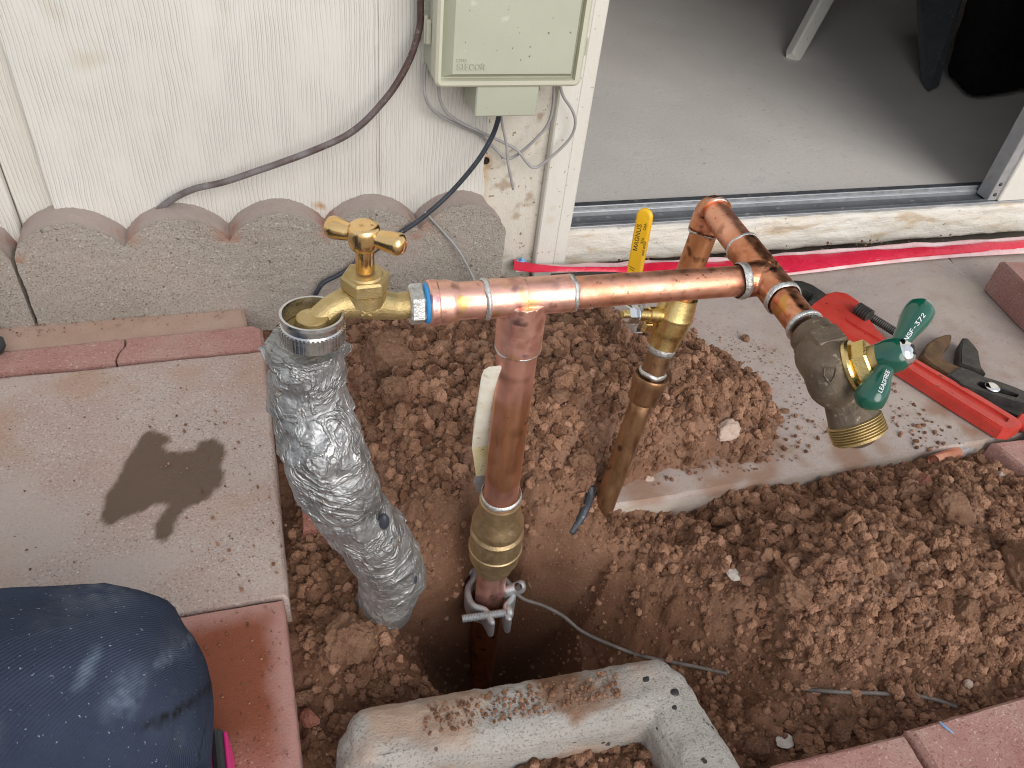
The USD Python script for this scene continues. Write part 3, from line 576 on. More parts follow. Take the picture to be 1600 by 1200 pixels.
# ================================================================== HOUSE WALL
HW = thing('house_wall', 'cream house wall of pressed wood grain siding', 'wall', (-.2, WA, 0))
PT = .012
rust = lambda v: np.stack([strip_mask([wy(500, 320, WA - PT)], .006, .004)(v[:, [0, 2]] if False else v) * 0, 0 * v[:, 0], 0 * v[:, 0]], 1)
def panel_mask(v):
    p = wy(500, 320, WA - PT); d = np.hypot((v[:, 0] - p[0]), (v[:, 2] - p[2]) * 1.4) + (meshkit.fbm(v * 260, 2, 3) - .5) * .012
    low = np.clip((.16 - v[:, 2]) / .12, 0, 1) * np.clip((meshkit.fbm(v * [20, 1, 8], 3, 71) - .5) * 4, 0, 1) * .35
    return np.stack([np.clip((.006 - d) / .004, 0, 1), low, 0 * d], 1)
def panel(x0, x1, z0, z1, y=WA - PT, step=.02): return tm(man(box((x0, y, z0), (x1, y + PT, z1), .0015)).refine_to_length(step))
part(HW, 'siding_panel', panel(-1.6, -.2895, .02, 2.5), M['siding'], 30, mask=panel_mask)
part(HW, 'groove_strip', panel(-.2893, -.2465, .02, 2.5, WA - PT + .0115), M['siding'], 30, mask=lambda v: np.stack([0 * v[:, 0], np.clip((v[:, 0] + .285) / .035, 0, 1) * (.12 + .3 * meshkit.fbm(v * 40, 3, 12)), 0 * v[:, 0]], 1))  # groove shade painted into the colour, deepening towards the right edge
part(HW, 'siding_panel', tm(man(box((-.2463, WA - PT, .02), (.1355, WA, 2.5), .0015)).refine_to_length(.004 if False else .008)), M['siding'], 30, mask=panel_mask)
part(HW, 'seam', box((.1356, WA - PT + .0012, .02), (.1394, WA, 2.5), .0005), M['siding'], 30, mask=panel_mask)
rag = [(.1396, .02), (.2860, .02)] + [(.2790 + .006 * (meshkit.noise(np.array([0, 0, z * 30]), 4) - .5) + (.010 * max(0, (.10 - z) / .1)), z) for z in np.linspace(.03, .20, 14)] + [(.2790, .30), (.2790, 2.5), (.1396, 2.5)]
rag[0] = (.1396, .07); rag[1] = (.2870, .062)
pr_ = m3.CrossSection([np.array(rag)], m3.FillRule.NonZero).extrude(PT).rotate((90, 0, 0)).translate((0, WA, 0))
part(HW, 'siding_panel', tm(pr_.refine_to_length(.012)), M['siding'], 30, mask=panel_mask, label='siding panel with a ragged right edge under the utility box')
hole = wy(759, 251, WA - .006)
def board_mask(v):
    dx_, dz_ = v[:, 0] - hole[0], v[:, 2] - hole[2]
    r = np.hypot(dx_, dz_)
    run = np.exp(-(dx_ / .006)**2) * np.clip((-dz_) / .004, 0, 1) * np.clip((.075 + dz_) / .05, 0, 1) * .75
    m = np.maximum(np.clip((.0095 - r) / .004, 0, 1), run * np.clip(meshkit.fbm(v * 90, 3, 5) * 1.6 - .2, 0, 1))
    return np.stack([m, np.clip((meshkit.fbm(v * [60, 1, 60], 3, 6) - .62) * 8, 0, 1) * .7, 0 * m], 1)
bd = [(.2500, .0), (.3660, -.03), (.3660, 2.5), (.2600, 2.5)]
bdm = m3.CrossSection([np.array(bd)], m3.FillRule.NonZero).extrude(.006).rotate((90, 0, 0)).translate((0, WA, 0))
cyl = m3.Manifold.cylinder(.05, .0042, .0042, 20).rotate((90, 0, 0)).translate((hole[0], WA + .02, hole[2]))
part(HW, 'patch_board', tm((bdm - cyl).refine_to_length(.004)), M['old_board'], 30, 'weathered backing board with a rust streaked screw hole', board_mask)
part(HW, 'screw_hole', lathe([(.0052, 0), (.0052, .001), (.0036, .0012), (.0034, -.004), (.0, -.004)], hole + [0, .0004, 0], (0, -1, 0), 20), M['rust_hole'], True)
part(HW, 'sheathing', box((-1.6, WA + .0005, -.05), (.366, WA + .06, 2.5)), M['room'], False)
part(HW, 'header', box((.366, WA - .004, 2.1), (3.2, WA + .06, 2.5)), M['siding'], False, mask=panel_mask)
part(HW, 'siding_panel', box((2.24, WA - PT, -.02), (3.4, WA + .06, 2.1)), M['siding'], False, mask=panel_mask)

# ================================================================== SLIDING DOOR
SD = thing('sliding_door', 'white framed sliding door standing open, with flaking sill and metal tracks', 'door', (.85, .97, 0))
jr = wy(885, 403, WA - .018)[0]
part(SD, 'jamb', cat([box((.3665, WA - .020, -.015), (.3960, WA + .1, 2.1), .002), box((.3962, WA - .016, -.015), (jr, WA + .1, 2.1), .002)]), M['trim_white'], 30)
sill = man(box((jr + .0005, .9585, -.02), (2.24, 1.005, .0405), .004)).refine_to_length(.006)
t = tm(sill); t = trimesh.Trimesh(t.vertices, t.faces, process=True); v = np.array(t.vertices); nn = np.array(t.vertex_normals)
d = (meshkit.fbm(v * [30, 60, 110], 5, 81) - .5) * .007 + (meshkit.fbm(v * [14, 30, 200], 3, 82) - .5) * .004
t.vertices = v + nn * d[:, None] * (v[:, 1] < .97)[:, None]
part(SD, 'sill', t, M['flaking'], 40, 'weathered wooden sill with flaking white paint')
x0, x1 = jr + .0005, 2.24
part(SD, 'track', cat([box((x0, .9720, .0402), (x1, .9745, .0475)), box((x0, .9745, .0402), (x1, .9995, .0425))]), M['dark_track'], False)
part(SD, 'rail', box((x0, .9655, .0402), (x1, .9700, .0452), .0006), M['aluminium'], 30)
part(SD, 'rail', cat([box((x0, .9998, .0402), (x1, 1.0120, .0500), .001), box((x0, 1.0030, .0490), (x1, 1.0065, .0580), .0008)]), M['aluminium'], 30)
part(SD, 'track', box((x0, 1.0125, .0300), (x1, 1.0400, .0440)), M['dark_track'], False)
# fixed panel to the right: aluminium edge with two screws, white stile, pane
rj = gz(1549, 318, .046)
fx = rj[0]
part(SD, 'frame_edge', box((fx, .9705, .0455), (fx + .020, .9990, 2.1), .001), M['aluminium'], 30)
part(SD, 'stile', box((fx + .0202, .9655, .0455), (fx + .110, .9985, 2.1), .002), M['trim_white'], 30)
part(SD, 'fixed_panel', box((fx + .1102, .9685, .0455), (x1, .9985, 2.1), .002), M['trim_white'], 30)
for dz in (.012, .032):
    part(SD, 'screw', lathe([(.0036, 0), (.0030, .0014), (.0, .0018)], (fx + .010, .9705, .0455 + dz), (0, -1, 0), 16), M['dark_steel'], True)

# ================================================================== ROOM BEHIND THE DOOR
def quad(a, b, c, d): return trimesh.Trimesh([a, b, c, d], [(0, 1, 2), (0, 2, 3)], process=False)
FZ = .038
single('room_floor', box((-.4, 1.0405, FZ - .05), (4.2, 6.0, FZ)), M['floor'], smooth=False, kind='structure')
single('room_shell', cat([box((-.45, 1.012, -.02), (-.40, 6.0, 2.5)), box((4.2, 1.012, -.02), (4.25, 6.0, 2.5)), box((-.45, 6.0, -.02), (4.25, 6.05, 2.5)), box((-.45, 1.012, 2.5), (4.25, 6.05, 2.55))]), M['room'], smooth=False, kind='structure')

# white plastic garden chair: only the tip of one leg shows
WC = thing('plastic_chair', 'white plastic chair whose leg foot shows inside the room', 'chair', (1.22, 1.63, FZ))
f0, f1 = gz(1237, 92, FZ), at(1290, -5, 1.98)
ld = unit(f1 - f0)
def legm(foot, top, w=.040, d=.030, cap=True):
    u = unit(top - foot); x = unit(np.cross(u, (0.25, 1, 0))); y = np.cross(u, x); k = np.linalg.norm(top - foot)
    Pq = []
    for s, e in ((0.0, .72), (.012, .95), (k, 1.35)):
        for a_, b_ in ((-1, -1), (1, -1), (1.0, 1), (-1, 1)):
            for ch in ((.72, 1), (1, .72)):
                Pq.append(foot + u * s + x * a_ * w / 2 * e * ch[0] + y * b_ * d / 2 * e * ch[1])
    m_ = hull(Pq)
    groove = hull([foot + u * s + x * a_ * w * .26 * e + y * b_ for s, e in ((.03, .9), (k, 1.5)) for a_ in (-1, 1) for b_ in (-d * .75 if True else 0, -d * .36)])
    return tm(m_ - groove)
tops = f0 + np.array([.10, .12, .40]); tops = f0 + ld * (.40 / ld[2])
part(WC, 'leg', legm(f0, tops), M['white_plastic'], 30)
cen = tops + np.array([.10, .34, 0])
for o in ((-.46, .42), (.30, .46), (-.06, .80)):
    ft = np.array([f0[0] + o[0] * 1.1 + .08, f0[1] + o[1] * 1.15 + .12, FZ]); tp = np.array([tops[0] + o[0] * .8, tops[1] + o[1] * .8, FZ + .40])
    part(WC, 'leg', legm(ft, tp), M['white_plastic'], 30)
seat_c = tops + [.08, .30, .01]
part(WC, 'seat', place(box((-.24, -.24, 0), (.24, .24, .02), .008), seat_c, frame((0, 0, 1)) @ np.array([[.72, -.69, 0], [.69, .72, 0], [0, 0, 1]])), M['white_plastic'], 30)
part(WC, 'backrest', place(box((-.22, -.012, 0), (.22, .012, .42), .008), seat_c + [.17, .19, .02], np.array([[.72, .69, 0], [-.69, .72, 0], [0, 0, 1]])), M['white_plastic'], 30)

# dark chair at the right: a broad tapering leg and a black upholstered body
DC = thing('dark_chair', 'dark chair inside the doorway with a grey tapering leg and black upholstery', 'chair', (1.5, 1.45, FZ))
tip = gz(1449, 143, FZ)
def wpt(px, py, d): return at(px, py, d)
dt = float((CM @ (tip - CP))[2])
quadp = [(1449, 146, 0), (1467, 133, .012), (1512, -30, .10), (1436, -30, .13)]
A0 = [wpt(x, y, dt + e) for x, y, e in quadp]; off = np.array([.006, .022, .0])
extra_p = [wpt(1440, 70, dt + .06), wpt(1445, 120, dt + .02)]
lowest = min(p[2] for p in A0)
A0 = [p + [0, 0, max(0, FZ - p[2])] for p in A0]
part(DC, 'leg', tm(hull(A0 + extra_p + [p + off for p in A0 + extra_p])), M['dark_plastic'], 20)
bp = [(1478, 100), (1490, 130), (1505, 155), (1517, 159), (1530, 155), (1600, 100), (1700, 60), (1700, -120), (1500, -60)]
def pool(px, py): p = gz(px, py, FZ); return p
B0 = [gz(1478, 100, FZ), gz(1490, 134, FZ), gz(1515, 160, FZ), gz(1534, 156, FZ), gz(1780, 110, FZ)]
B0 = [p + [0, .0, .004] for p in B0]
topb = [p + [.10, .16, .55] for p in B0]
sph = [ball(p + [.03, .03, .03], .03) for p in B0[1:]] + [ball(p, .05) for p in topb] + [ball(p + [.5, .35, .0], .05) for p in (B0[4] + [0, 0, .06], topb[0])]
up_ = m3.Manifold.batch_hull(sph)
t = tm(up_.refine_to_length(.02)); t = trimesh.Trimesh(t.vertices, t.faces, process=True)
t.vertices = np.array(t.vertices) + np.array(t.vertex_normals) * ((meshkit.fbm(np.array(t.vertices) * 30, 3, 4) - .5) * .012)[:, None]
part(DC, 'upholstery', t, M['black_cloth'], True)

# ================================================================== UTILITY BOX ON THE WALL
XL = wy(660, 128, WA - PT)[0]
FYs = np.linspace(.80, .93, 200); FY = FYs[np.argmin([abs(wy(680, 139, y)[0] - XL) for y in FYs])]
FY = float(np.clip(FY, .845, .885))
zb = wy(680, 138, FY)[2]; XR = wy(908, 127, FY)[0]; XL = wy(680, 138, FY)[0]
UB = thing('utility_box', 'sage green plastic utility box mounted on the siding', 'utility box', ((XL + XR) / 2, WA - PT, zb))
def rrect(x0, x1, z0, z1, y0, y1, r, c=.002):
    Pq = []
    for cx, sx in ((x0 + r, -1), (x1 - r, 1)):
        for cz, sz in ((z0 + r, -1), (z1 - r, 1)):
            for a_ in np.linspace(0, math.pi / 2, 6):
                for yy, rr in ((y0, r - c), (y0 + c, r), (y1, r)):
                    Pq.append((cx + sx * rr * math.cos(a_), yy, cz + sz * rr * math.sin(a_)))
    return hull(Pq)
ztop = zb + .33
part(UB, 'back_case', tm(rrect(XL + .001, XR - .001, zb - .007, ztop, FY + .026, WA - PT - .0005, .014)), M['box_plastic'], 30)
cover = rrect(XL, XR, zb, ztop, FY, FY + .0255, .008, .003)
px0, px1, pz0 = wy(688, 126, FY)[0], wy(900, 118, FY)[0], wy(690, 128, FY)[2]
qx0, qx1, qz0 = wy(707, 116, FY - .004)[0], wy(893, 108, FY - .004)[0], wy(707, 116, FY - .004)[2]
cut_ = hull([(x, y, z) for x, y, z in [(px0, FY - .01, pz0), (px1, FY - .01, pz0), (px0, FY - .01, ztop - .02), (px1, FY - .01, ztop - .02), (px0 + .001, FY + .009, pz0 + .001), (px1 - .001, FY + .009, pz0 + .001), (px0 + .001, FY + .009, ztop - .021), (px1 - .001, FY + .009, ztop - .021)]])
cvm = cover - cut_
part(UB, 'cover', tm(cvm), M['box_edge'], 30)
e = .0012
rp = hull([(px0 + e + .001, FY + .0088, pz0 + e + .001), (px1 - e - .001, FY + .0088, pz0 + e + .001), (px0 + e + .001, FY + .0088, ztop - .023), (px1 - e - .001, FY + .0088, ztop - .023), (qx0, FY - .004, qz0), (qx1, FY - .004, qz0), (qx0, FY - .004, ztop - .03), (qx1, FY - .004, ztop - .03)])
rpn = part(UB, 'raised_panel', tm(rp), M['box_plastic'], 20)
o = wy(713, 108.5, FY - .004); o2 = wy(713, 96.5, FY - .004)
hx = wy(757, 106.5, FY - .004)[0] - o[0]
lt = lettering('SIECOR', .0066, .0016, o - [0, -.0003, 0], (1, 0, 0), (0, 0, 1)); sx_ = hx / np.ptp(lt.vertices[:, 0]); lt.vertices[:, 0] = o[0] + (lt.vertices[:, 0] - o[0]) * sx_
part(rpn, 'lettering', lt, M['box_plastic'], False)
lt = lettering('LITEL', .0034, .0013, o2 - [0, -.0003, 0], (1, 0, 0), (0, 0, 1))
part(rpn, 'lettering', lt, M['box_plastic'], False)
tx0, tx1 = wy(744, 150, FY + .004)[0], wy(841, 150, FY + .004)[0]; tz = wy(744, 183, FY + .004)[2]
part(UB, 'cable_tray', box((tx0, FY + .004, tz), (tx1, WA - PT - .012, zb - .0003), .0015), M['box_plastic'], 30)
hz = wy(652, 88, WA - .03)
part(UB, 'hinge', cat([box((XL - .0042, WA - .052, zb + .036), (XL + .001, WA - .044, zb + .062), .001), tube([(XL - .003, WA - .040, zb + .034), (XL - .003, WA - .040, zb + .064)], .0024, 12)]), M['box_edge'], 30)
part(UB, 'latch', box((XR + .0002, FY + .004, zb + .035), (XR + .003, FY + .016, zb + .055), .001), M['box_plastic'], 30)

# ------------------------------------------------------------------ cables
def on_wall(l, y): return [wy(px, py, y + (dy if len(r) else 0)) for px, py, *r in l for dy in (r or [0])]
cb_pts = [wy(672, -420, WA - .020), wy(668, -230, WA - .026), wy(662, -90, WA - .033), wy(658, -40, WA - .035), wy(657, 0, WA - .034), wy(655, 45, WA - .035), wy(634, 105, WA - .038), wy(600, 158, WA - .042), wy(548, 207, WA - .045), wy(478, 240, WA - .044), wy(410, 264, WA - .040), wy(350, 284, WA - .035), wy(302, 296, WA - .030), wy(268, 312, WA - .022), wy(242, 334, WA - .016), wy(228, 352, WA - .014)]
pz = bez(cb_pts, 140); pz = pz + (np.stack([meshkit.fbm(pz * 25, 2, k) for k in (1, 2, 3)], 1) - .5) * .0015
single('brown_cable', tube(pz, .0040, 14), M['brown_cable'], 'thick worn brown cable curving down the siding to the edging block', 'cable', smooth=True, mask=lambda v: np.stack([np.clip((.16 - v[:, 0]) / .08, 0, 1) * .8 * np.clip((meshkit.fbm(v * 70, 2, 9)) * 1.9 - .25, 0, 1), 0 * v[:, 0], 0 * v[:, 0]], 1))
bl = [wy(781, 170, FY + .03), wy(778, 188, FY + .03), wy(768, 215, FY + .032), wy(745, 253, FY + .03), wy(705, 300, .893), wy(664, 337, .889), wy(632, 360, .888), wy(585, 392, .886), wy(535, 426, .886), wy(508, 440, .885), wy(498, 451, .884), wy(484, 480, .883), gz(470, 512, -.03)]
single('black_cable', tube(bez(bl, 90), .0031, 12), M['black_cable'], 'black cable running from the utility box down across the edging block', 'cable', smooth=True)
g1 = [wy(664, 100, WA - .030), wy(663, 128, WA - .036), wy(664, 148, WA - .040), wy(672, 167, WA - .036), wy(690, 182, WA - .03), wy(720, 197, WA - .025), wy(752, 212, WA - .02), wy(775, 234, WA - .02), wy(790, 247, WA - .022), wy(805, 244, WA - .024), wy(832, 222, WA - .03), wy(855, 196, WA - .033), wy(864, 165, WA - .035), wy(866, 128, WA - .036)]
single('grey_wire', tube(bez(g1, 80), .0019, 10), M['grey_cable'], 'grey wire drooping in the shallower loop under the utility box', 'wire', smooth=True)
g2 = [wy(686, 105, WA - .040), wy(685, 132, WA - .044), wy(687, 152, WA - .044), wy(697, 175, WA - .04), wy(720, 192, WA - .034), wy(750, 206, WA - .03), wy(785, 222, WA - .03), wy(808, 235, WA - .032), wy(824, 255, WA - .032), wy(834, 262, WA - .032), wy(846, 257, WA - .032), wy(872, 236, WA - .034), wy(892, 214, WA - .036), wy(899, 192, WA - .038), wy(894, 172, WA - .04), wy(880, 150, WA - .042), wy(873, 126, WA - .044)]
single('grey_wire', tube(bez(g2, 90), .0019, 10), M['grey_cable'], 'grey wire drooping in the deeper loop to the right, across the door jamb', 'wire', smooth=True)
g3 = [wy(783, 172, FY + .034), wy(784, 190, FY + .034), wy(791, 225, FY + .034), wy(793, 250, FY + .033), wy(797, 272, FY + .032), wy(802, 296, FY + .032)]
single('grey_wire', tube(bez(g3, 40), .0017, 10), M['grey_cable'], 'short cut grey wire hanging straight down from the utility box tray', 'wire', smooth=True)
g4 = [wy(664, 331, .890), wy(672, 340, .891), wy(692, 362, .892), wy(712, 385, .888), wy(723, 402, .884), wy(735, 425, .880), wy(742, 442, .876), gz(748, 470, -.01)]
single('grey_wire', tube(bez(g4, 50), .0017, 10), M['grey_cable'], 'grey wire hanging over the scalloped block behind the copper pipe', 'wire', smooth=True)

# ------------------------------------------------------------------ tape along the sill
BT = thing('barrier_tape', 'red and pale plastic tape lying along the foot of the door sill', 'tape', (.7, .945, 0))
def ribbon(top, bot, zt_, zb_, seed):
    n_ = 60; s_ = np.linspace(0, 1, n_)
    def cur(l):
        l = np.array(l, float); t_ = (l[:, 0] - l[0, 0]) / (l[-1, 0] - l[0, 0]); return np.stack([np.interp(s_, t_, l[:, 0]), np.interp(s_, t_, l[:, 1])], 1)
    a_, b_ = cur(top), cur(bot)
    wav = (meshkit.fbm(np.stack([s_ * 22, 0 * s_, 0 * s_], 1), 3, seed) - .5) * .006
    A = np.array([gz(*p, zt_) for p in a_]); B = np.array([gz(*p, zb_) for p in b_]); Cn = (A + B) / 2
    A[:, 2] += wav; Cn[:, 2] += .003 - wav * .5
    up_v = np.vstack([A, Cn, B]); dn = up_v - [0, 0, .0009]
    v = np.vstack([up_v, dn]); f = []
    for k in range(2):
        for i in range(n_ - 1):
            p, q_, r_, s2 = k * n_ + i, k * n_ + i + 1, (k + 1) * n_ + i + 1, (k + 1) * n_ + i
            f += [(p, r_, q_), (p, s2, r_), (p + 3 * n_, q_ + 3 * n_, r_ + 3 * n_), (p + 3 * n_, r_ + 3 * n_, s2 + 3 * n_)]
    return trimesh.Trimesh(v, f, process=False)
part(BT, 'pale_strip', ribbon([(806, 412), (880, 412), (1000, 408), (1150, 402), (1300, 389), (1450, 379), (1660, 366)], [(806, 424), (880, 425), (1000, 421), (1150, 412), (1300, 397), (1450, 387), (1660, 374)], .012, .008, 1), M['pale_tape'], 60)
part(BT, 'red_strip', ribbon([(803, 404), (830, 412), (880, 417), (960, 417), (1000, 412), (1150, 407), (1250, 398), (1330, 393), (1420, 388), (1660, 370)], [(803, 421), (830, 425), (880, 423), (960, 424), (1000, 428), (1150, 427), (1230, 426), (1320, 414), (1420, 402), (1660, 383)], .014, .011, 2), M['red_tape'], 60)
part(BT, 'pale_strip', ribbon([(1210, 423), (1290, 416), (1350, 406), (1420, 397), (1500, 391), (1660, 382)], [(1210, 432), (1290, 423), (1350, 415), (1420, 408), (1500, 401), (1660, 392)], .0105, .006, 3), M['pale_tape'], 60)
bs = trimesh.creation.icosphere(3, .008); bs.vertices = bs.vertices * [1.1, .8, .7] + (meshkit.fbm(bs.vertices * 260, 3, 4) - .5)[:, None] * bs.vertices / .008 * .012 + gz(815, 411, .010)
single('blue_scrap', bs, M['blue_scrap'], 'scrap of blue plastic at the foot of the door jamb', 'plastic scrap', smooth=40)

# ================================================================== THE COPPER PIPING
d1 = .570
T1 = at(818, 463, d1)
def solve_T2():
    best = None
    for d in np.linspace(.58, .68, 201):
        p = at(1193, 436, d); u = p - T1; k = abs(u[2]) + .35 * abs(u[1])
        if best is None or k < best[0]: best = (k, p, d)
    return best[1], best[2]
T2, d2 = solve_T2(); UX = unit(T2 - T1)
def dl(px): return d1 + (d2 - d1) * (px - 818) / 375.0
EL = at(1113, 327, d2 + .073)
GF = at(1262, 516, d2 - .050)
UD = unit(EL - GF)                                      # along the pipe that joins elbow, tee and new faucet
R1B = gz(751, 1055, -.26)
U1 = unit(T1 - R1B)
R2B = gz(926, 838, -.05); U2 = unit(EL - R2B)
def along(o, u, y=None, x=None):
    """Point on the line o + u s seen at photograph row y (or column x)."""
    s = np.linspace(-.6, .6, 2401); p = o + s[:, None] * u; c = (p - CP) @ CM.T
    v = 600 + FPX * c[:, 1] / c[:, 2] if y is not None else 800 + FPX * c[:, 0] / c[:, 2]
    ok = c[:, 2] > .05; i = np.argmin(np.where(ok, np.abs(v - (y if y is not None else x)), 1e9)); return p[i]
r34, h34, r1, h1 = .0121, .0139, .0158, .0180
CPX = thing('copper_piping', 'soldered copper piping with two faucets and two ball valves rising from the pit', 'pipework', (R1B[0], R1B[1], -.26))
def pipe(name, a, b, r, mat, label=None): return part(CPX, name, tube(np.linspace(a, b, 12), r, 40), mat, True, label)
def solder(p, u, r, w=.0034, seed=0):
    k, n_ = 36, 7; s = np.linspace(-1, 1, n_)
    a_ = np.arange(k) / k * 2 * np.pi; R = frame(u); v = []
    for i in s:
        rr = r + .0014 * math.sqrt(max(0, 1 - i * i)) * (1 + .9 * (meshkit.noise(np.stack([np.cos(a_) * 2.2 + seed, np.sin(a_) * 2.2, 0 * a_ + i], 1), seed) - .5))
        sh = i * w / 2 + (meshkit.noise(np.stack([np.cos(a_) * 1.6, np.sin(a_) * 1.6 + seed * 3.3, 0 * a_], 1), seed + 3) - .5) * .0022
        v.append(np.stack([rr * np.cos(a_), rr * np.sin(a_), sh], 1))
    v = np.vstack(v) @ R.T + p
    part(CPX, 'solder_ring', trimesh.Trimesh(v, grid_faces(n_, k), process=False), M['solder'], True)

def hub(a, b, r, lip=.0006):
    """Fitting barrel from a to b with slightly rolled ends."""
    L = np.linalg.norm(b - a); return lathe([(r - .0012, 0), (r + lip, .0006), (r + lip, .002), (r, .0034), (r, L - .0034), (r + lip, L - .002), (r + lip, L - .0006), (r - .0012, L)], a, b - a, 44)

# first tee, its coupling on the left and the horizontal pipe
tl, tr = along(T1, UX, x=757), along(T1, UX, x=893)
tb = along(T1, U1, y=541)
def tee(pts, rs, centre, step=.0016):
    a_ = np.arange(48) / 48 * 2 * np.pi; c_ = np.stack([np.cos(a_), np.sin(a_), 0 * a_], 1)
    ms = [hull([centre + frame(p - centre) @ (k * r) for k in c_] + [p + frame(p - centre) @ (k * r) for k in c_]) for p, r in zip(pts, rs)] + [ball(centre, min(rs) * .99)]
    t_ = tm(m3.Manifold.batch_boolean(ms, m3.OpType.Add).refine_to_length(step)); t_ = trimesh.Trimesh(t_.vertices, t_.faces, process=True)
    return soften(t_, 14)
def tee_stain(v):
    out = np.zeros((len(v), 3)); w_ = (meshkit.fbm(v * 150, 3, 31) - .5) * .010
    for x, y, r_, ch, a_ in ((808, 512, .0065, 0, .85), (790, 548, .0050, 0, .9), (806, 452, .0045, 0, .6), (800, 432, .006, 0, .35), (828, 470, .008, 1, .8), (803, 532, .006, 1, .7), (870, 445, .006, 0, .3)):
        c_ = at(x, y, dl(x) - .016); u_ = unit(c_ - CP); q_ = v - c_; d_ = np.linalg.norm(q_ - (q_ @ u_)[:, None] * u_, axis=1) + w_
        facing = (q_ @ u_) < .014
        out[:, ch] = np.maximum(out[:, ch], np.clip((r_ - d_) / (r_ * .6), 0, 1) * a_ * facing)
    return out
part(CPX, 'tee', tee([tl, tr, tb], [h34 + .0004, h34, h1], T1), M['copper_pink'], True, 'bright tee at the top of the thick riser', mask=tee_stain)
solder(tl, UX, h34, .0042, 1); solder(tr, UX, h34 - .001, .0050, 2); solder(tb, U1, h1 - .0012, .0032, 3)
ca = along(T1, UX, x=668); Lc = np.linalg.norm(tl - ca)
part(CPX, 'adapter', lathe([(.0130, 0), (.0158, .0004), (.0164, .0015), (.0164, .0062), (.0158, .0072), (.0156, .0150), (.0150, .0175), (.0138, .0205), (.0135, .024), (.0135, Lc)], ca, UX, 48), M['copper_pink'], 25)
hp0, hp1 = tr - UX * .004, along(T1, UX, x=1160)
pipe('pipe', hp0, hp1, r34, M['copper_bright'], 'horizontal copper pipe between the two tees')
pipe('pipe', tl - UX * .006, tl + UX * .004, .0126, M['copper_bright'])

# second tee, elbow, diagonal pipe
t2l, t2a, t2b = along(T1, UX, x=1163), along(GF, UD, y=388), along(GF, UD, y=466)
part(CPX, 'tee', tee([t2l, t2a, t2b], [h34, h34, h34], along(GF, UD, y=433)), M['copper_heated'], True, 'dark heat stained tee beside the elbow')
solder(along(T1, UX, x=1158), UX, h34 - .0004, .0070, 4); solder(t2a, UD, h34 - .0008, .0038, 5); solder(t2b, UD, h34 - .0006, .0056, 6)
ea, eb = along(GF, UD, y=332), along(EL, U2, y=362)
pipe('pipe', t2a - UD * .003, ea + UD * .004, r34, M['copper_bright'], 'short copper pipe between elbow and second tee')
def arc_elbow(a, b, corner, r):
    ua, ub = unit(corner - a), unit(corner - b); k = .0075
    q0, q2 = corner - ua * k, corner - ub * k
    s = np.linspace(0, 1, 12)[:, None]; mid = (1 - s)**2 * q0 + 2 * s * (1 - s) * corner + s**2 * q2
    return tube(np.vstack([np.linspace(a, q0, 6)[:-1], mid, np.linspace(q2, b, 6)[1:]]), r, 40)
part(CPX, 'elbow', arc_elbow(ea, eb, EL, h34 + .0008), M['copper_heated'], True)
solder(ea, UD, h34 - .0006, .0046, 7); solder(eb, U2, h34 - .0006, .0034, 8)
vtop, vbot = along(EL, U2, y=462), along(EL, U2, y=540)
pipe('pipe', eb + U2 * .004, vtop - U2 * .004, r34, M['copper_brown'], 'dark copper pipe standing under the elbow')

# yellow lever ball valve on the thin riser
Lv = np.linalg.norm(vbot - vtop)
vbody = part(CPX, 'ball_valve', lathe([(.0128, -.001), (.0166, 0), (.0170, .006), (.0180, .012), (.0184, .018), (.0192, .0195), (.0192, .0220), (.0182, .0235), (.0180, .034), (.0162, .039), (.0148, .044), (.0144, Lv), (.0118, Lv + .0005)], vtop, -U2, 44), M['brass_new'], 35, 'brass ball valve with a yellow lever')
vc = along(EL, U2, y=492); SV = unit(np.array([-1, -.12, .05])); SV = unit(SV - U2 * (SV @ U2))
part(vbody, 'stem', cat([lathe([(.0075, .014), (.0075, .030), (.0060, .031), (.0060, .042)], vc, SV, 28), lathe([(.0038, .041), (.0038, .058), (.0030, .059)], vc, SV, 16)]), M['brass_new'], 35)
part(vbody, 'nut', cat([hexnut(vc, SV, .0088, .0465, .0545, .0012, .3), lathe([(.0102, .0452), (.0102, .0465)], vc, SV, 24)]), M['chrome'], 30)
part(vbody, 'stop', cat([obox(vc + SV * .026 - U2 * .013, frame(SV), (-.003, -.005, -.004), (.003, .005, .004), .001)]), M['brass_new'], 30)
Rl = np.column_stack([unit(np.cross(U2, SV)), U2, SV])       # columns: across, along lever, outwards
plate = part(vbody, 'lever_plate', cat([place(box((-.0075, -.016, .0426), (.0075, .026, .0450), .0006), vc, Rl), place(box((-.0075, -.016, .035), (.0075, -.0145, .0435), .0004), vc, Rl)]), M['steel'], 30)
lt_, lb_ = at(1010, 325, d2 + .060), at(986, 456, float((CM @ (vc + SV * .046 + U2 * .018 - CP))[2]))
lu = unit(lt_ - lb_); LL = np.linalg.norm(lt_ - lb_)
lx = unit(np.cross(lu, unit(CP - lt_) * .75 + SV * .5)); lz = np.cross(lx, lu); RL = np.column_stack([lx, lu, lz])
w_ = .0076
lev = []
for s_, ww in ((0, .92), (LL - w_ * 1.0, 1.0)):
    lev.append((s_, ww))
lm = m3.Manifold.batch_hull([ball((sx * (w_ - .0028) * ww, s_, 0), .0028) for s_, ww in lev for sx in (-1, 1)] + [ball(((w_ - .0028) * math.cos(a_), LL - w_ + (w_ - .0028) * math.sin(a_), 0), .0028) for a_ in np.linspace(0, math.pi, 9)])
lever = part(vbody, 'lever', place(tm(lm), lb_, RL), M['yellow_vinyl'], True, 'yellow vinyl covered lever with black print')
if lx @ CM[0] < 0: xs = -1
else: xs = 1
def lever_text(s, h, off, along_, flip=1):
    return lettering(s, h, .00025, lb_ + lu * along_ + lx * off + lz * .00275, lu, np.cross(lz, lu))
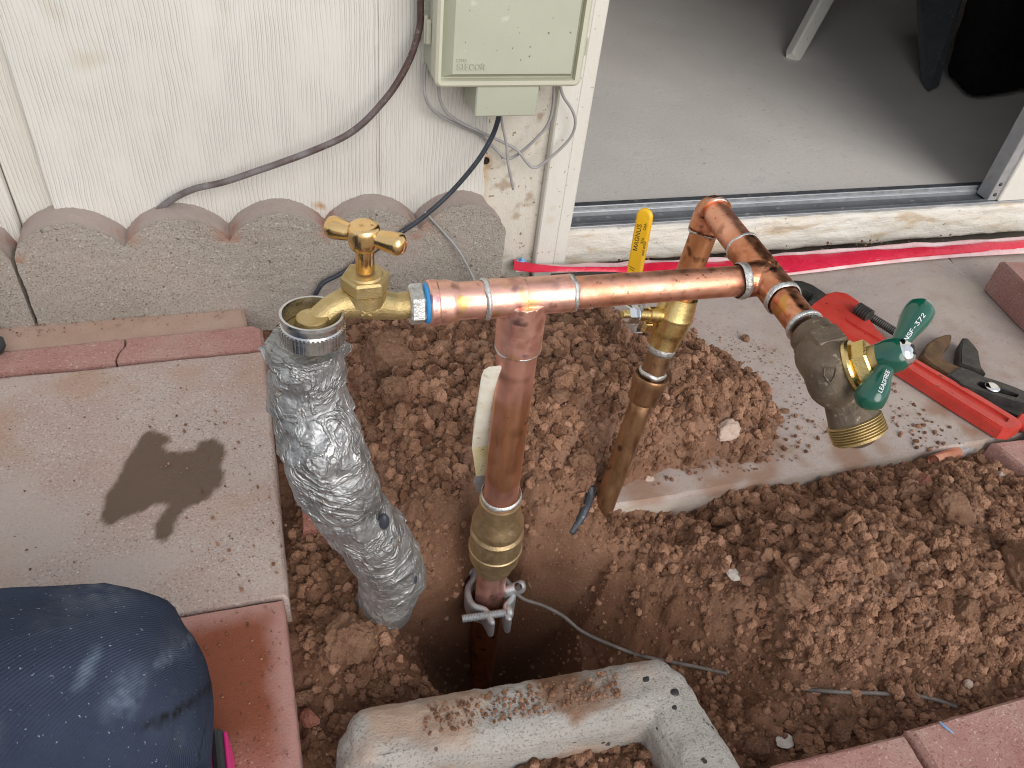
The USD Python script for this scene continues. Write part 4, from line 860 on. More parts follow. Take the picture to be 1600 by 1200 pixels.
tdir = np.cross(lz, lu)
part(vbody, 'lettering', cat([lever_text('MAGNUS', .0040, -.0003, LL * .50), lever_text('3/4', .0024, .0042, LL * .60), lever_text('600 WOG', .0020, .0068, LL * .47), lever_text('//', .0042, .000, LL * .26), lever_text('CSA', .0022, .0042, LL * .76)]), M['black_print'], False)
# below the valve
part(CPX, 'solder_ring', lathe([(.0126, 0), (.0139, .001), (.0135, .006), (.0123, .009)], vbot + U2 * .001, -U2, 30), M['solder'], True)
ch = along(EL, U2, y=588); ce = along(EL, U2, y=622)
pipe('pipe', vbot + U2 * .01, ch - U2 * .004, r34, M['copper_old'], 'stained copper pipe under the yellow valve')
Lq = np.linalg.norm(ce - ch)
part(CPX, 'coupling', lathe([(.0126, .003), (.0134, .0), (.0166, -.0008), (.0174, .001), (.0172, .008), (.0158, .012), (.0154, Lq), (.0134, Lq + .003), (.0124, Lq + .004)], ch, -U2, 44), M['copper_old'], 35)
solder(along(EL, U2, y=582), U2, .0123, .005, 9)
pipe('pipe', ce + U2 * .004, R2B - U2 * .05, r34 - .0006, M['copper_old'], 'tarnished lower pipe of the thin riser')

# thick riser with its ball valve
v1t, v1b = along(T1, U1, y=778), along(T1, U1, y=882)
ra, rz = tb + U1 * .004, v1t - U1 * .006
def riser_mask(v):
    q_ = (v - ra) @ (-U1) + (meshkit.fbm(v * 70, 3, 15) - .5) * .018; L_ = np.linalg.norm(rz - ra)
    lo_ = np.linalg.norm(along(T1, U1, y=615) - ra); hi_ = np.linalg.norm(along(T1, U1, y=746) - ra)
    m_ = np.maximum(np.clip((lo_ - q_) / .012 + .5, 0, 1), np.clip((q_ - hi_) / .003 + .5, 0, 1)); streak = np.clip((meshkit.fbm(v * [90, 90, 30], 4, 16) - .5) * 4, 0, 1) * .5
    return np.stack([np.maximum(m_, streak), np.clip((meshkit.fbm(v * 40 + 9, 3, 17) - .6) * 6, 0, 1) * .7, 0 * m_], 1)
part(CPX, 'pipe', tube(np.linspace(ra, rz, 90), r1, 48), M['copper_riser'], True, 'thick riser, pink at both ends and brown between, above the bronze valve', mask=riser_mask)
solder(along(T1, U1, y=772), U1, r1 + .0022, .0058, 10)
L1 = np.linalg.norm(v1b - v1t)
f_ = L1
bv = part(CPX, 'ball_valve', lathe([(.0165, 0), (.0196, .001), (.0202, f_ * .14), (.0222, f_ * .24), (.0250, f_ * .31), (.0252, f_ * .345), (.0236, f_ * .36), (.0238, f_ * .41), (.0260, f_ * .44), (.0262, f_ * .485), (.0250, f_ * .50), (.0256, f_ * .58), (.0258, f_ * .66), (.0268, f_ * .67), (.0268, f_ * .70), (.0258, f_ * .71), (.0250, f_ * .84), (.0222, f_ * .89), (.0202, f_ * .92), (.0198, f_), (.0165, f_ + .002)], v1t, -U1, 56), M['bronze_valve'], 24, 'bronze ball valve with a worn white lever behind it')
solder(along(T1, U1, y=881), U1, r1 + .0004, .0030, 11)
pipe('pipe', v1b + U1 * .004, along(T1, U1, y=935), r1 - .0002, M['copper_pink'])
pipe('pipe', along(T1, U1, y=935), R1B - U1 * .05, r1 - .0004, M['copper_brown'], 'brown copper riser going down into the pit')
dv1 = float((CM @ (along(T1, U1, y=760) - CP))[2]) + .030
def flat(pts, d, th, tilt=(0, 0)):
    A = [at(x, y, d + tilt[1] * (y - 600)) for x, y in pts]; nrm_ = unit(np.cross(A[1] - A[0], A[2] - A[0])); nrm_ = nrm_ if nrm_ @ ray(800, 600) > 0 else -nrm_
    return A + [p + nrm_ * th for p in A]
dz_ = lambda y: dv1 - .0 + (y - 760) * .00078
LVA = [at(x, y, dz_(y)) for x, y in ((752, 588), (756, 578), (764, 573), (782, 571), (786, 580), (772, 695), (737, 700), (741, 655))]
thk = unit(ray(770, 640)) * .006
part(bv, 'lever', tm(hull(LVA + [p + thk for p in LVA])), M['worn_lever'], 25, 'worn dirty white lever')
LVB = [at(x, y, dz_(y) + .002) for x, y in ((737, 698), (772, 694), (768, 742), (744, 744))]
part(bv, 'lever_neck', tm(hull(LVB + [p + thk for p in LVB])), M['yellow_worn'], 25)
LVC = [at(x, y, dz_(y) + .004) for x, y in ((743, 742), (768, 740), (770, 790), (750, 776), (739, 752))]
part(bv, 'lever_plate', tm(hull(LVC + [p + thk * .5 for p in LVC])), M['zinc'], 25)

# ---------------------------------------------------------------- old brass faucet on the left
def fl(x, y, e=0.0): return at(x, y, dl(x) + e)
Zv = np.array([0, 0, 1.0])
fp = along(T1, UX, x=655)
pathp = [along(T1, UX, x=640), along(T1, UX, x=618) - [0, 0, .001], fl(585, 474), fl(560, 470), fl(538, 474), fl(518, 484), fl(503, 497), fl(493, 512), fl(489, 530)]
rs_ = [.0098, .0092, .0112, .0118, .0104, .0098, .0096, .0096, .0098]
boss = fl(572, 470)
bt = np.array([boss[0], boss[1], 0]); zz = lambda y: along(boss, Zv, y=y)
body = [chain(pathp, rs_), m3.Manifold.batch_hull([ball(zz(468), .0125), ball(zz(446), .0118)])]
fb = part(CPX, 'faucet', blend(body, .0016, 14), M['brass_cast'], True, 'old brass faucet with a polished tee handle')
part(fb, 'collar', cat([hexnut(fp - UX * .0075, UX, .0150, 0, .0105, .0014, .2)]), M['solder'], 25)
part(fb, 'thread_sealant', lathe([(.0130, 0), (.0142, .001), (.0146, .003), (.0140, .0055), (.0125, .0066)], fp + UX * .0030, UX, 36), M['blue_sealant'], True)
part(fb, 'bonnet', cat([hexnut(zz(450), Zv, .0165, 0, .0115, .0016, .55), lathe([(.0142, -.009), (.0140, 0)], zz(450), Zv, 36), lathe([(.0120, .0115), (.0110, .0128), (.006, .013)], zz(450), Zv, 32)]), M['brass_cast'], 25)
# raised mark on the bonnet's neck (plain chevrons)
nk = zz(462); cdir = unit(np.append((CP - nk)[:2], 0)); cx_ = unit(np.cross(Zv, cdir))
part(fb, 'cast_mark', cat([obox(nk + cdir * .0122 + Zv * dz0, np.column_stack([cx_ * ca_ + Zv * sa_, Zv * ca_ - cx_ * sa_, cdir]), (-.004, -.0008, -.001), (.004, .0008, .0010), .0003) for dz0 in (-.006, -.001, .004) for ca_, sa_ in ((.85, .5), (.85, -.5))]), M['brass_cast'], 25)
hubp = zz(368)
part(fb, 'stem', lathe([(.0062, 0), (.0062, .020), (.0066, .021)], zz(422), Zv, 28), M['brass_polished'], True)
ha, hb = gz(508, 353, hubp[2] + .0005), gz(632, 385, hubp[2] + .0005)
hd = unit(hb - ha); La, Lb = np.linalg.norm(ha - hubp), np.linalg.norm(hb - hubp)
def arm(u, L): return lathe([(.0056, .004), (.0057, .010), (.0062, L * .5), (.0071, L - .005), (.0075, L - .002), (.0074, L + .0002), (.0064, L + .0024), (.0040, L + .0038), (.002, L + .0043), (0, L + .0044)], hubp, u, 30)
handle = part(fb, 'handle', cat([arm(-hd, La - .004), arm(hd, Lb - .004), lathe([(.0064, -.0100), (.0092, -.0085), (.0104, -.0055), (.0108, -.002), (.0108, .003), (.0100, .0062), (.0088, .0076), (.0066, .0082), (.0032, .0080), (.0012, .0072), (0, .0070)], hubp, Zv, 36)]), M['brass_polished'], 50)
# hose connector ring under the spout
rc = fl(489, 520); axr = unit(np.array([.03, .06, 1.0]))
R0, t0 = .0205, .0013
rp_ = [(R0 - t0, .0), (R0 - t0, .016), (R0 + .0004, .016), (R0 + .0008, .0135), (R0 - .0006, .0125), (R0 - .0006, .0085), (R0 + .0002, .0075), (R0 + .0002, -.004), (R0 - .002, -.006), (R0 - t0 - .002, -.006)]
part(fb, 'hose_connector', cat([lathe([(R0 - .002, .0005)] + rp_[2:8] + [(R0 - .002, -.006)], rc, axr, 60) if False else place(trimesh.Trimesh(*(lambda a_, p_: (np.stack([p_[:, 0, None] * np.cos(a_), p_[:, 0, None] * np.sin(a_), np.repeat(p_[:, 1, None], len(a_), 1)], -1).reshape(-1, 3), grid_faces(len(p_), len(a_))))(np.arange(64) / 64 * 2 * np.pi, np.array(rp_ + [rp_[0]])), process=False), rc, frame(axr))]), M['steel'], 30, 'silver knurled hose connector')
part(fb, 'connector_washer', lathe([(R0 - t0 - .0003, 0), (R0 - t0 - .0003, .003), (.0125, .0055), (.0105, .0125), (.0098, .013)], rc, axr, 48), M['brass_cast'], 35)
kn = []
for k in range(46):
    a_ = k / 46 * 2 * math.pi; Rf = frame(axr); o_ = rc + Rf @ np.array([(R0 + .0003) * math.cos(a_), (R0 + .0003) * math.sin(a_), .0016])
    kn.append(obox(o_, Rf @ np.array([[math.cos(a_), -math.sin(a_), 0], [math.sin(a_), math.cos(a_), 0], [0, 0, 1]]), (-.0004, -.0006, -.0052), (.0007, .0006, .0052)))
part(fb, 'knurling', cat(kn), M['steel'], False)

# ---------------------------------------------------------------- new faucet with the green handle
FU = -UD                                                # from tee towards the faucet
fa = along(GF, UD, y=505)
pipe('pipe', t2b - FU * .004, fa + FU * .006, r34, M['copper_heated'], 'short stained pipe between second tee and new faucet')
B = at(1291, 566, d2 - .072)
part(CPX, 'solder_ring', lathe([(.0120, 0), (.0138, .001), (.0142, .003), (.0134, .005)], along(GF, UD, y=506), FU, 30), M['solder'], True)
sp0, sp1 = at(1318, 618, d2 - .072), at(1341, 674, d2 - .071)
SPD = unit(sp1 - sp0)
ST = unit(at(1402, 553, d2 - .100) - at(1314, 578, d2 - .078))
bodyg = [chain([B - FU * .006, B + FU * .006], [.0185, .0190]), chain([B + FU * .004, at(1300, 600, d2 - .078)], [.0185, .0165]), chain([at(1300, 600, d2 - .078), sp0, sp1 - SPD * .006], [.0165, .0140, .0176]), m3.Manifold.batch_hull([ball(B, .0165), ball(at(1322, 577, d2 - .074), .0165)])]
gf = part(CPX, 'faucet', blend(bodyg, .0017, 14), M['bronze_cast'], True, 'new bronze faucet with a green handle')
hx0 = along(GF, UD, y=528)
part(gf, 'inlet_hex', cat([hexnut(hx0, FU, .0195, .006, .024, .0018, .25), lathe([(.0138, -.006), (.0158, -.004), (.0162, .006), (.0158, .008)], hx0, FU, 40)]), M['bronze_cast'], 25)
part(gf, 'thread', lathe([(.0120, -.012)] + [(r_, s_ * .0019 + e_ - .011) for s_ in range(7) for r_, e_ in ((.0172, 0), (.0191, .0007), (.0191, .0011), (.0172, .0017))] + [(.0168, .0035), (.0130, .0035), (.0125, -.004)], sp1 + SPD * .002, SPD, 48), M['brass_cast'], 20)
bo = at(1314, 578, d2 - .078)
part(gf, 'bonnet', cat([lathe([(.0165, .006), (.0186, .0072), (.0190, .0095), (.0178, .0112), (.012, .0114)], bo, ST, 44), hexnut(bo, ST, .0160, .0112, .0215, .0014, .15)]), M['brass_new'], 25)
part(gf, 'packing_nut', cat([lathe([(.0105, .0215), (.0105, .0290), (.0085, .0300), (.0066, .0302), (.0066, .0360)], bo, ST, 32)]), M['brass_cast'], 30)
hub2 = at(1393, 556, d2 - .0985)
g_up, g_dn = at(1435, 489, d2 - .084) , at(1361, 619, d2 - .106)
def green_arm(p):
    u = unit(p - hub2); L = np.linalg.norm(p - hub2)
    return u, L, lathe([(.0058, .005), (.0056, .010), (.0070, L * .55), (.0094, L - .008), (.0100, L - .001), (.0094, L + .004), (.0066, L + .0078), (.003, L + .0092), (0, L + .0095)], hub2, u, 32)
uu, Lu, au = green_arm(g_up); ud, Ld, ad = green_arm(g_dn)
gh = part(gf, 'handle', cat([au, ad, lathe([(.0080, -.0090), (.0108, -.007), (.0118, -.001), (.0112, .005), (.0092, .0085), (.0085, .009)], hub2, ST, 36)]), M['green_enamel'], 40, 'glossy green handle')
part(gf, 'handle_screw', cat([lathe([(.0086, .0072), (.0092, .0082), (.0090, .0100), (.0070, .0125), (.004, .0138), (0, .0142)], hub2, ST, 32)]), M['chrome'], True)
Rs = frame(ST, up=uu)
part(gf, 'screw_slot', cat([place(box((-.0042, -.0008, .0128), (.0042, .0008, .0144)), hub2, Rs), place(box((-.0008, -.0042, .0128), (.0008, .0042, .0144)), hub2, Rs)]), M['black_print'], False)
for txt, u_, s0, s1, La_ in (('NSF-372', uu, .012, Lu * .93, Lu), ('LEADFREE', -ud, -Ld * .98, -.011, Ld)):
    fwd = unit(CP - hub2); nz_ = unit(fwd - u_ * (fwd @ u_)); side = np.cross(nz_, u_)
    L_ = abs(s1 - s0); m_ = meshkit.text_mesh(txt, .0027, .0004); m_.vertices[:, 0] -= m_.vertices[:, 0].min(); k_ = L_ * .86 / m_.vertices[:, 0].max(); m_.vertices[:, 0] *= k_
    m_ = m_.subdivide_to_size(.0012)
    vx, vy, vz = np.array(m_.vertices).T; vy = vy - .0013
    rad = np.interp(np.abs(s0 + vx + .0), [.005, .010, La_ * .55, La_ - .008, La_ - .001], [.0058, .0056, .0070, .0094, .0100])
    ang = vy / rad - .35
    m_.vertices = hub2 + (s0 + vx)[:, None] * u_ + ((rad + .00012 + vz) * np.cos(ang))[:, None] * nz_ + ((rad + .00012 + vz) * np.sin(ang))[:, None] * side
    part(gf, 'lettering', m_, M['white_print'], False)
ar = at(1305, 556, d2 - .0935)
fc = unit(CP - B); ax_ = unit(np.cross(CM[1] * -1, fc)); ay_ = np.cross(fc, ax_)
am = [(-.0035, .004), (.0040, .0045), (.0032, -.0015), (.0002, -.0062), (-.0036, -.001)]
def ribbonloop(pts, o_, x_, y_, w): P_ = [o_ + x_ * a_ + y_ * b_ for a_, b_ in pts]; return cat([tube([P_[i], P_[(i + 1) % len(P_)]], w, 8) for i in range(len(P_))])
hitb = at(1297, 585, d2 - .0935)
part(gf, 'cast_mark', ribbonloop(am, hitb, ax_, ay_, .0006), M['bronze_cast'], True)

# ---------------------------------------------------------------- foil wrapped pipe
top_ = rc - axr * .004
fz = [(.0, top_ - [.003, -.004, .0]), (1, None)]
FPp = [top_ + [-.005, .006, -.008], at(483, 625, .566), at(510, 708, .578), at(540, 792, .618), at(592, 852, .662), at(613, 894, .700), at(604, 926, .745), at(597, 956, .800)]
FPr = [.0265, .0278, .0292, .0277, .0268, .0268, .0258, .0245]
cc = bez(FPp, 150); rr_ = np.interp(np.linspace(0, 1, len(cc)), np.linspace(0, 1, len(FPr)), FPr)
t = tube(cc, rr_, 110); v = np.array(t.vertices); n_ = np.array(t.vertex_normals)
crump = 1 - np.abs(2 * meshkit.fbm(v * 42 + 3, 4, 91) - 1)
wrap_ = np.repeat(np.arange(len(cc)), 110) / 150.0 * 9 + np.tile(np.arange(110), len(cc)) / 110.0
wrap_ = np.append(wrap_, [0, 0]) % 1
disp = (crump - .7) * .0060 + (meshkit.fbm(v * 110, 2, 92) - .5) * .0022 + (wrap_ - .5) * .0030 + (meshkit.fbm(v * 16, 2, 95) - .5) * .012
t.vertices = v + n_ * disp[:, None]
FO = thing('foil_wrapped_pipe', 'pipe wrapped in crumpled silver foil going from the old faucet into the soil', 'wrapped pipe', (.05, .42, -.08))
part(FO, 'foil_wrap', t, M['foil'], 50)
for px, py, d_, s_ in ((600, 815, .610, .0060), (645, 905, .680, .0055)):
    b_ = trimesh.creation.icosphere(2, s_); b_.vertices = b_.vertices * [.7, .7, 1.5] + at(px, py, d_)
    part(FO, 'tear', b_, M['black_cable'], True)
fl_ = []
for k, (px, py) in enumerate(((424, 560), (536, 548), (430, 545))):
    o_ = at(px, py, .545); w = [o_ + (rng.random(3) - .5) * [.016, .016, .020] for _ in range(7)]; fl_.append(tm(hull(w)))
for q_ in fl_: part(FO, 'foil_flap', q_, M['foil'], False)

# ---------------------------------------------------------------- grounding clamp
cc0 = along(T1, U1, y=925); cdep = float((CM @ (cc0 - CP))[2])
GC = thing('ground_clamp', 'galvanised grounding clamp bolted round the riser in the pit', 'clamp', cc0 - [0, 0, .02])
Rc = frame(U1, up=(0, -1, 0)); ex = unit(np.cross((0, 1, 0), U1)); ex = ex if ex[0] > 0 else -ex; ey = unit(np.cross(U1, ex))     # ex right, ey away
if ey[1] < 0: ey = -ey
def cl(a_, b_, c_): return cc0 + ex * a_ + ey * b_ + U1 * c_
Rq = np.column_stack([ex, ey, np.cross(ex, ey)])
def jaw(s):
    """Half clamp on one side of the pipe: a bowed band with ears front and back."""
    pth = [(s * .009, -.040), (s * .010, -.030), (s * .0120, -.022), (s * .0215, -.013), (s * .0235, .0), (s * .0205, .013), (s * .012, .024), (s * .009, .034)]
    pth = np.array([cl(a_, b_, (-.012 - b_ * .25)) for a_, b_ in pth]); q_ = bez(pth, 36)
    ms = []
    for a_, b_ in zip(q_[:-1], q_[1:]):
        ms.append(m3.Manifold.batch_hull([ball(p_ + U1 * z_, .0034) for p_ in (a_, b_) for z_ in (-.011, .011)]))
    return tm(m3.Manifold.batch_boolean(ms, m3.OpType.Add))
part(GC, 'jaw', jaw(-1), M['zinc'], 40); part(GC, 'jaw', jaw(1), M['zinc'], 40)
def bolt(a_, b_, head):
    u = unit(b_ - a_); L = np.linalg.norm(b_ - a_)
    prof = []
    for k in range(int(L / .0016)): prof += [(.0035, k * .0016), (.0043, k * .0016 + .0008)]
    t_ = lathe(prof, a_, u, 18)
    return cat([t_, lathe([(.0066, 0), (.0070, .002), (.0060, .0045), (.003, .0062), (0, .0066)], b_, u, 20)])
fb_ = cl(0, -.031, -.004)
part(GC, 'bolt', bolt(at(722, 967, cdep - .030), at(793, 957, cdep - .026), 1), M['zinc'], 30)
part(GC, 'bolt', bolt(at(706, 898, cdep + .026), at(776, 888, cdep + .030), 1), M['zinc'], 30)
lg0, lg1 = at(792, 925, cdep - .004), at(813, 917, cdep - .004); lu_ = unit(lg1 - lg0)
lug = m3.Manifold.batch_hull([ball(lg0 + U1 * z_, .005) for z_ in (-.004, .003)] + [ball(lg1 + U1 * z_, .0062) for z_ in (-.002, .002)]) - m3.Manifold.cylinder(.06, .0042, .0042, 20, True).translate((0, 0, 0)).rotate((55, 0, 0)).translate(tuple(at(807, 914, cdep - .004)))
part(GC, 'lug', tm(lug), M['zinc'], 40)
part(GC, 'lug_screw', lathe([(.0030, -.004), (.0030, .004), (.0052, .0042), (.0056, .006), (.0048, .0074), (0, .0076)], at(819, 916, cdep - .004), lu_, 20), M['rusty_steel'], True)

# ================================================================== WIRES IN THE SOIL
def lay(l, lift): return [hit(x, y) + [0, 0, lift] for x, y in l]
gw = [at(803, 922, cdep - .004), at(818, 936, cdep - .002), at(850, 947, cdep + .004), at(880, 963, cdep + .008), at(915, 990, cdep + .010), ] + lay([(985, 1022), (1015, 1030), (1050, 1037), (1095, 1046), (1135, 1055)], .003)
single('ground_wire', tube(bez(gw, 80), .0021, 10), M['wire_grey'], 'thin bare wire curving from the grounding clamp across the pit', 'wire', smooth=True)
w2 = lay([(1255, 1080), (1310, 1084), (1370, 1086), (1430, 1090), (1465, 1098), (1492, 1108)], .0035)
single('loose_wire', tube(bez(w2, 50), .0021, 10), M['wire_grey'], 'short grey wire lying on the soil behind the corner brick', 'wire', smooth=True)
w3 = [hit(925, 752) - [0, 0, .008], hit(922, 775) + [0, 0, .000], hit(914, 797) + [0, 0, .001], hit(904, 815), hit(892, 828) - [0, 0, .004]]
single('black_conduit', tube(bez(w3, 40), .0048, 12), M['black_cable'], 'stub of black tubing beside the foot of the thin riser', 'tube', smooth=True)

# ================================================================== TOOLS ON THE SLAB
def Z5(x, y): return (1150 + x / 3.3333, 400 + y / 3.3333)
def Z6(x, y): return (1420 + x / 6.6667, 460 + y / 6.6667)
def outl(l, z, f=Z5): return np.array([gz(*f(*p), z)[:2] for p in l])
def ccw(p): p = np.asarray(p); a_ = (p[:, 0] * np.roll(p[:, 1], -1) - p[:, 1] * np.roll(p[:, 0], -1)).sum(); return p if a_ > 0 else p[::-1]
PW = thing('pipe_wrench', 'red pipe wrench lying on the concrete slab', 'pipe wrench', gz(1430, 600, 0))
zt_ = .020
body_o = [(365, 270), (400, 235), (470, 190), (520, 178), (580, 188), (640, 228), (662, 252), (650, 282), (700, 322), (735, 372), (780, 418), (860, 470), (930, 522), (1100, 620), (1300, 735), (1470, 838), (1500, 862), (1496, 880), (1445, 908), (1390, 902), (1130, 742), (856, 568), (700, 478), (545, 392), (450, 330), (375, 285)]
wb = prism(ccw(outl(body_o, zt_)), .003, zt_, .004)
rec = [(565, 322), (640, 368), (760, 440), (930, 548), (1140, 674), (1330, 786), (1425, 846), (1410, 866), (1290, 798), (1100, 680), (900, 554), (720, 440), (580, 352)]
slot = [(1350, 800), (1440, 855), (1462, 880), (1450, 900), (1400, 895), (1330, 842)]
wb = wb - prism(ccw(outl(rec, zt_)), zt_ - .0035, zt_ + .01)
wbt = tm(wb.refine_to_length(.004))
part(PW, 'handle', wbt, M['red_paint'], 30)
hook = [(285, 140), (300, 122), (345, 125), (400, 145), (455, 180), (470, 192), (430, 225), (372, 262), (350, 258), (385, 222), (392, 200), (350, 178), (300, 172)]
part(PW, 'hook_jaw', tm(prism(ccw(outl(hook, .024)), .006, .024, .003)), M['dark_steel'], 30)
heel = [(300, 205), (350, 222), (380, 255), (366, 275), (330, 262), (300, 235)]
part(PW, 'heel_jaw', tm(prism(ccw(outl(heel, .020)), .004, .020, .002)), M['dark_steel'], 30)
n0, n1 = gz(*Z5(612, 290), .024), gz(*Z5(712, 300), .024)
n0, n1 = gz(*Z5(628, 272), .025), gz(*Z5(700, 318), .025)
prof = []
Ln = np.linalg.norm(n1 - n0)
for k in range(6): prof += [(.0090, k * Ln / 6), (.0104, k * Ln / 6 + Ln / 24), (.0104, k * Ln / 6 + Ln / 9), (.0090, k * Ln / 6 + Ln / 7)]
part(PW, 'adjusting_nut', lathe(prof, n0, n1 - n0, 28), M['dark_steel'], 30)
s0_, s1_ = gz(*Z5(690, 310), .016), gz(*Z5(900, 440), .016)
su = unit(s1_ - s0_); prof = []
Ls = np.linalg.norm(s1_ - s0_)
for k in range(int(Ls / .003)): prof += [(.0052, k * .003), (.0066, k * .003 + .0015)]
part(PW, 'threaded_shank', lathe(prof, s0_, su, 18), M['dark_steel'], 30)

PL = thing('pliers', 'dark tongue and groove pliers with rusty open jaws behind the red wrench', 'pliers', gz(1530, 590, 0))
zp = .018
jl = [(130, 640), (150, 570), (200, 500), (290, 440), (390, 408), (445, 408), (455, 430), (440, 500), (395, 550), (370, 600), (352, 660), (420, 700), (530, 745), (690, 800), (680, 960), (560, 950), (400, 830), (240, 730)]
part(PL, 'jaw', tm(prism(ccw(outl(jl, zp, Z6)), .004, zp, .003).refine_to_length(.006)), M['rusty_steel'], 30, 'left jaw with brown rust')
jr_ = [(520, 740), (518, 600), (535, 500), (556, 460), (610, 465), (680, 540), (722, 600), (735, 690), (750, 760), (800, 830), (690, 800), (600, 768)]
part(PL, 'jaw', tm(prism(ccw(outl(jr_, zp, Z6)), .004, zp + .003, .003).refine_to_length(.006)), M['dark_steel'], 30)
hb_ = [(540, 745), (690, 795), (800, 850), (930, 890), (1100, 950), (1400, 1080), (2050, 1395), (2040, 1490), (1400, 1200), (1100, 1120), (900, 1060), (700, 1000), (560, 950), (400, 830)]
hbm = prism(ccw(outl(hb_, zp + .004, Z6)), .003, zp + .004, .003) - prism(ccw(outl([(700, 930), (740, 905), (830, 930), (1000, 990), (1150, 1040), (1130, 1075), (960, 1030), (760, 975)], zp + .004, Z6)), -.01, .1)
part(PL, 'handle', tm(hbm.refine_to_length(.006)), M['dark_steel'], 30)
h2 = [(560, 955), (700, 1010), (900, 1080), (1200, 1190), (1900, 1510), (1880, 1600), (1150, 1280), (850, 1150), (650, 1060)]
part(PL, 'handle', tm(prism(ccw(outl(h2, .012, Z6)), .0005, .012, .003).refine_to_length(.006)), M['dark_steel'], 30)
part(PL, 'pivot_bolt', lathe([(.0095, 0), (.0100, .0015), (.0085, .0032), (.005, .0042), (0, .0045)], gz(*Z6(868, 972), zp + .0042), (0, 0, 1), 28), M['chrome'], True)
gp = [gz(1588, 655, .012), gz(1610, 668, .012), gz(1660, 700, .012)]
part(PL, 'grip', tube(bez(gp, 12), .010, 20), M['red_paint'], True, 'red dipped grip')

oc0, oc1 = hit(1452, 731), hit(1508, 711)
oc0 = oc0 + [0, 0, .012]; oc1 = oc1 + [0, 0, .013]; ou = unit(oc1 - oc0); Lo = np.linalg.norm(oc1 - oc0)
CO = thing('pipe_offcut', 'short copper pipe offcut with a tinned end lying on the soil', 'pipe offcut', oc0 - [0, 0, .008])
part(CO, 'pipe', lathe([(.0052, .004), (.0072, 0), (.0076, .001), (.0076, Lo * .62)], oc0, ou, 28), M['copper_bright'], 40)
part(CO, 'tinned_end', lathe([(.0078, Lo * .62), (.0080, Lo * .68), (.0079, Lo), (.0060, Lo), (.0058, Lo - .004)], oc0, ou, 28), M['solder'], 40)

# ================================================================== THE KNEELING PERSON (leg in navy work trousers)
K = at(140, 1104, .525)
kn_ = K
hip = K + np.array([-.36, -.20, .20]); hipR = hip + np.array([-.20, -.12, .02])
ank = np.array([K[0] - .18, K[1] - .36, .05])
pel = (hip + hipR) / 2 + [0, -.04, .03]
kR = hipR + np.array([-.05, .38, -.28])
ms = [m3.Manifold.batch_hull([ball(K, .0755), ball(K + [-.05, .006, -.002], .080), ball(K + [-.010, -.075, -.035], .0745), ball(K + [-.15, -.06, .04], .095)]), chain([K + [-.15, -.06, .05], hip], [.092, .105]), chain([K + [.0, -.07, -.03], ank], [.074, .055]), chain([hip, pel, hipR], [.105, .13, .105]), chain([hipR, kR], [.105, .08]), chain([kR, kR + [-.02, -.10, -.30]], [.075, .055])]
t = tm(m3.Manifold.batch_boolean(ms, m3.OpType.Add).refine_to_length(.009)); t = trimesh.Trimesh(t.vertices, t.faces, process=True)
trimesh.smoothing.filter_taubin(t, iterations=25)
v = np.array(t.vertices); n_ = np.array(t.vertex_normals)
fold = np.zeros(len(v))
fa_, fb2 = at(20, 915, .50), at(235, 985, .50)
def seg_d(v, a_, b_):
    u = b_ - a_; s = np.clip(((v - a_) @ u) / (u @ u), 0, 1); return np.linalg.norm(v - (a_ + s[:, None] * u), axis=1), s
crs = (v - CP) @ CM.T; ppx = 800 + FPX * crs[:, 0] / crs[:, 2]; ppy = 600 + FPX * crs[:, 1] / crs[:, 2]
d_, s_ = seg_d(v, K + [-.12, .075, .045], K + [.035, .055, .035]); fold += -.006 * np.exp(-(d_ / .010)**2) + .006 * np.exp(-((d_ - .018) / .012)**2)
fold += (meshkit.fbm(v * 11, 3, 101) - .5) * .012
t.vertices = v + n_ * fold[:, None]
def smear(v):
    base = np.zeros((len(v), 3))
    for p_, (sx1, sx2), ch, a_ in ((at(108, 1063, .45), (.004, .010), 0, .8), (at(163, 1110, .45), (.010, .016), 0, .45), (at(265, 1050, .47), (.014, .012), 0, .5), (at(195, 1080, .45), (.004, .004), 0, .5), (at(205, 1178, .44), (.014, .004), 1, .9), (at(200, 1045, .45), (.010, .016), 2, .35), (at(60, 960, .45), (.03, .02), 2, .5), (at(10, 1130, .45), (.012, .014), 2, .8)):
        rel = (v - p_) @ CM.T; rel = rel[:, :2]
        dd = np.hypot(rel[:, 0] / sx1, rel[:, 1] / sx2); k = np.clip(1.15 - dd, 0, 1) * np.clip(meshkit.fbm(v * [150, 150, 420], 3, 7 + ch) * 2.6 - .75, 0, 1)
        base[:, ch] = np.maximum(base[:, ch], k * a_ * 1.6)
    return np.clip(base, 0, 1)
PE = thing('person', 'person kneeling in paint smeared navy work trousers, only one knee in view', 'person', (K[0] - .3, K[1] - .2, 0))
sub = tm(man(t).refine_to_length(.0045)) if False else t
kt = K + [.075, .0, .0]
def weave(v):
    s_ = np.linalg.norm(v - kt, axis=1); a_ = np.arctan2(v[:, 2] - K[2], v[:, 1] - K[1]) * .085
    c_, n_s = math.cos(.9), math.sin(.9)
    return np.stack([s_ * c_ - a_ * n_s, s_ * n_s + a_ * c_, 0 * s_], 1)
part(PE, 'trousers', t.subdivide(), M['navy_twill'], True, mask=smear, weave=weave)
boot = chain([ank + [0, .03, -.008], ank + [-.02, -.10, -.004]], [.040, .038])
part(PE, 'boot', tm(boot), M['rubber'], True)
boot = chain([kR + [-.02, -.09, -.30], kR + [-.02, .05, -.31]], [.045, .042])
part(PE, 'boot', tm(boot), M['rubber'], True)

